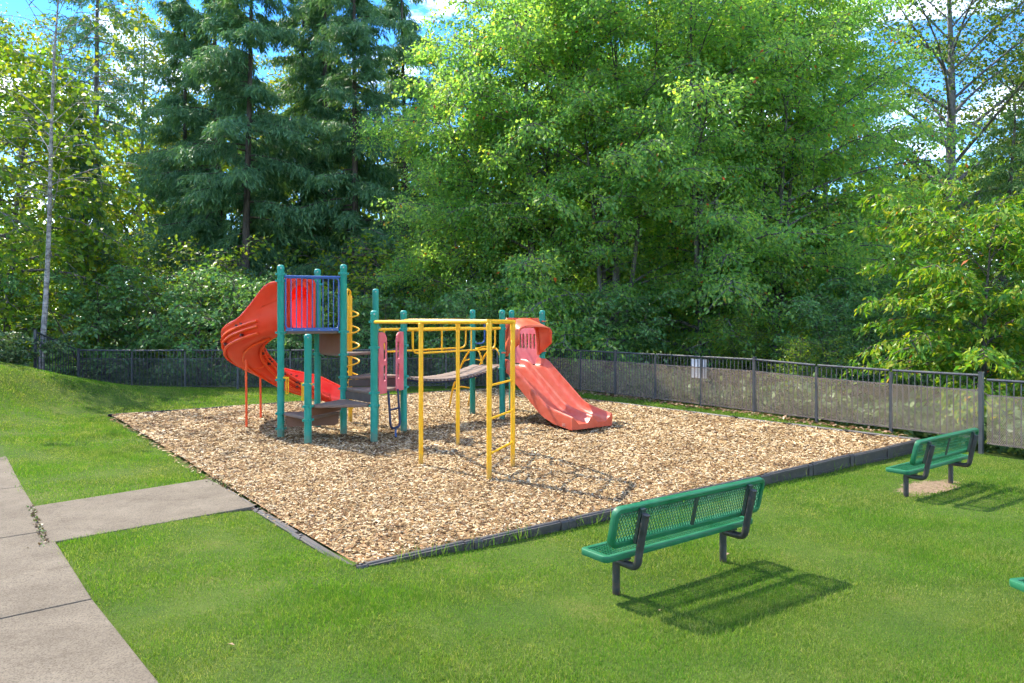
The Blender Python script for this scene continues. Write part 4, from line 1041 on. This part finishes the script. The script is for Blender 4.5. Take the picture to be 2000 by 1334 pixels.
plant(cherry, 'cherry_tree', 'yellow-green cherry with long drooping leaves behind the right fence', 'tree', 9.7, 14.7, .5, 1.0)
plant(lefttree, 'broadleaf_tree', 'low dark tree under the cottonwood, beyond the maples', 'tree', 17.2, 30.5, 2.2, .66)
G = 'shrubs behind the fences'
for k, (kd, x, y, rot, sc, lb) in enumerate((
    (0, -10.6, 24.4, 0, 1.0, 'large dark shrub left of the red spiral slide'), (1, -14.6, 25.2, 1, 1.05, 'dark shrub between the birch and the young spruce'),
    (1, -7.6, 24.6, 2.2, .72, 'dark shrub directly behind the spiral slide'), (0, -4.4, 25.0, 3, .8, 'dark shrub behind the yellow coil climber'),
    (1, -1.2, 24.6, 4, .8, 'shrub behind the clatter bridge'), (0, 3.4, 24.2, 5, .8, 'shrub behind the shaded fence beside the double slide'),
    (1, 9.3, 20.6, .7, .75, 'shrub behind the fence between the sign and the cherry'), (0, 12.4, 18.6, 1.9, .75, 'dark shrub low behind the cherry'),
    (0, -18.0, 21.5, 2.8, .85, 'dark shrub left of the birch at the picture edge'), (1, 12.0, 24.2, 4.4, 1.0, 'dark shrub below the rightmost maple'))):
    plant(shrub[kd], 'shrub', lb, 'shrub', x, y, rot, sc, G)
for x, y, rot, sc, lb in ((-12.4, 28.0, 0, 1.3, 'sunlit yellow-green shrub below the large spruce'), (-6.0, 29.0, 2, 1.4, 'sunlit yellow-green shrub behind the tall tower'), (-16.0, 31.5, 4, 1.5, 'sunlit yellow-green shrub behind the young spruce'), (7.6, 22.3, 3, .55, 'small sunlit shrub showing through the fence right of the sign'), (7.2, 17.6, 1, .42, 'small sunlit shrub close behind the sunny fence screens')):
    plant(limeshrub, 'shrub', lb, 'shrub', x, y, rot, sc, G)
for x, y, rot, lb in ((-14.5, 19.2, 0, 'pale green ivy clump on the bank left of the sloping fence'), (-15.6, 18.4, 2, 'pale green ivy clump on the bank at the left edge')):
    plant(ivy, 'ivy_clump', lb, 'ivy', x, y, rot, 1.0, 'ivy clumps on the bank')
plant(ivy, 'ivy_clump', 'strip of ivy at the foot of the lower fence panel at right', 'ivy', 9.05, 11.25, 1, .55, sz=.3, z=-.08)

# far wood that closes the view between the trunks
rg = np.random.default_rng(33); n = 90000
cx = rg.uniform(-60, 60, 420); cyy = rg.uniform(46, 58, 420); hh = 13+3*np.sin(cx*.21)+rg.normal(0, 2, 420); cz = rg.uniform(0, 1, 420)**.8*np.clip(hh, 5, 18)
k = rg.integers(0, 420, n); pos = np.stack([cx[k], cyy[k], cz[k]], -1)+rg.normal(0, 1, (n, 3))*np.array((1.3, 1.0, .9)); pos[:, 2] = np.abs(pos[:, 2])
k = rg.integers(0, 420, 26000); p2 = np.stack([-6+32*((cx[k]+60)/120), 40+4*((cyy[k]-46)/12), cz[k]*.62], -1)+rg.normal(0, 1, (26000, 3))*np.array((.9, .8, .8)); p2[:, 2] = np.abs(p2[:, 2]); pos = np.concatenate([pos, p2]); n = len(pos)
fw = leaf_mesh('far_wood', pos, rg.normal(0, 1, (n, 3))-np.array((0, 0, .5)), .46*rg.uniform(.6, 1.3, n), .7, rg, M['lime'])
fo = bpy.data.objects.new('far_wood', fw); link(fo); tag(fo, 'far sunlit woodland behind the nearer trees', 'wood', kind='stuff')
# undergrowth on the wood floor behind the fence
n = 40000; x = rg.uniform(-26, 24, n); y = rg.uniform(23.2, 40, n); y = np.where(x > 2, np.maximum(y, (16.9-x)/.657+.3), y)
x = np.concatenate([x, rg.uniform(2.5, 9.5, 9000)]); y = np.concatenate([y, (16-x[-9000:])/.657+rg.uniform(.45, 3.5, 9000)]); n = len(x)
pos = np.stack([x, y, zt(x, y)+np.abs(rg.normal(0, .22, n))*(1+.6*np.sin(x*1.3)*np.sin(y*.9))], -1)
ug = leaf_mesh('undergrowth', pos, rg.normal(0, 1, (n, 3)), .16*rg.uniform(.5, 1.3, n), .7, rg, M['ivy'])
uo = bpy.data.objects.new('undergrowth', ug); link(uo); tag(uo, 'low leafy undergrowth on the wood floor behind the fence', 'undergrowth', kind='stuff')
# dry leaves drifted against the foot of the right fence
n = 900; y = rg.uniform(13.2, 21.5, n); x = fence_x(y)-np.abs(rg.normal(0, .22, n))-.03
M['dry'] = leafmat('leaves_dry', [(0,(.12,.06,.03)),(.5,(.25,.15,.08)),(1,(.45,.33,.22))], .15, 1.0)
lx = rg.uniform(-2.5, 5, 9); ly = rg.uniform(4.2, 9, 9); kk = lawn_ok(lx, ly, rg); x = np.concatenate([x, lx[kk]]); y = np.concatenate([y, ly[kk]]); n = len(x)
dl = leaf_mesh('dry_leaves', np.stack([x, y, zt(x, y)+.03], -1), rg.normal(0, 1, (n, 3))*np.array((1, 1, .25)), np.where(np.arange(n) < 900, .09, .045)*rg.uniform(.5, 1.3, n), .7, rg, M['dry'], upb=2)
do = bpy.data.objects.new('dry_leaves', dl); link(do); tag(do, 'dry brown leaves along the right fence foot and on the lawn', 'leaves', kind='stuff')
# weeds and seed stalks along the edging and in the path joint
rg = np.random.default_rng(41); LPs = []; LDs = []
for (a0, a1, b0, n) in ((0.2, 1.9, -.13, 110), (2.2, 4.6, -.13, 90), (4.6, 9.5, -.14, 70)):
    a = rg.uniform(a0, a1, n); b = np.full(n, b0)+rg.normal(0, .03, n); px = PF[0]+PU[0]*a+PV[0]*b; py = PF[1]+PU[1]*a+PV[1]*b
    LPs.append(np.stack([px, py, zt(px, py)], -1)); d = rg.normal(0, .35, (n, 3)); d[:, 2] = 1; LDs.append(d)
w1 = np.concatenate(LPs); wd = np.concatenate(LDs)
wm = leaf_mesh('weeds', w1, wd, .16*rg.uniform(.3, 1.3, len(w1)), .035, rg, M['grass'], upb=0)
wo_ = bpy.data.objects.new('weeds', wm); link(wo_); tag(wo_, 'taller grass stalks and weeds along the front edging', 'weeds', kind='stuff')
M['joint'] = leafmat('joint_debris', [(0,(.06,.035,.02)),(.55,(.16,.10,.05)),(.7,(.09,.16,.03)),(1,(.14,.24,.05))], .2, 1.0)
n = 170; t = rg.random(n); px = BR[0][0]+(BR[3][0]-BR[0][0])*t-.03+rg.normal(0, .012, n); py = BR[0][1]+(BR[3][1]-BR[0][1])*t+rg.normal(0, .012, n)
t2 = rg.random(170); px = np.concatenate([px, -4.0+.55*t2+rg.normal(0, .05, 170), -4.33+rg.normal(0, .05, 12)]); py = np.concatenate([py, 9.42-.55*t2+rg.normal(0, .05, 170), 6.60+rg.normal(0, .05, 12)])
n = len(px); d = rg.normal(0, .7, (n, 3)); d[:, 2] = np.abs(d[:, 2])*.5+.1
cw = leaf_mesh('joint_weeds', np.stack([px, py, np.full(n, .005)], -1), d, .034*rg.uniform(.5, 1.3, n), .5, rg, M['joint'])
co = bpy.data.objects.new('joint_weeds', cw); link(co); tag(co, 'small weeds growing in the joint between walk and spur', 'weeds', kind='stuff')
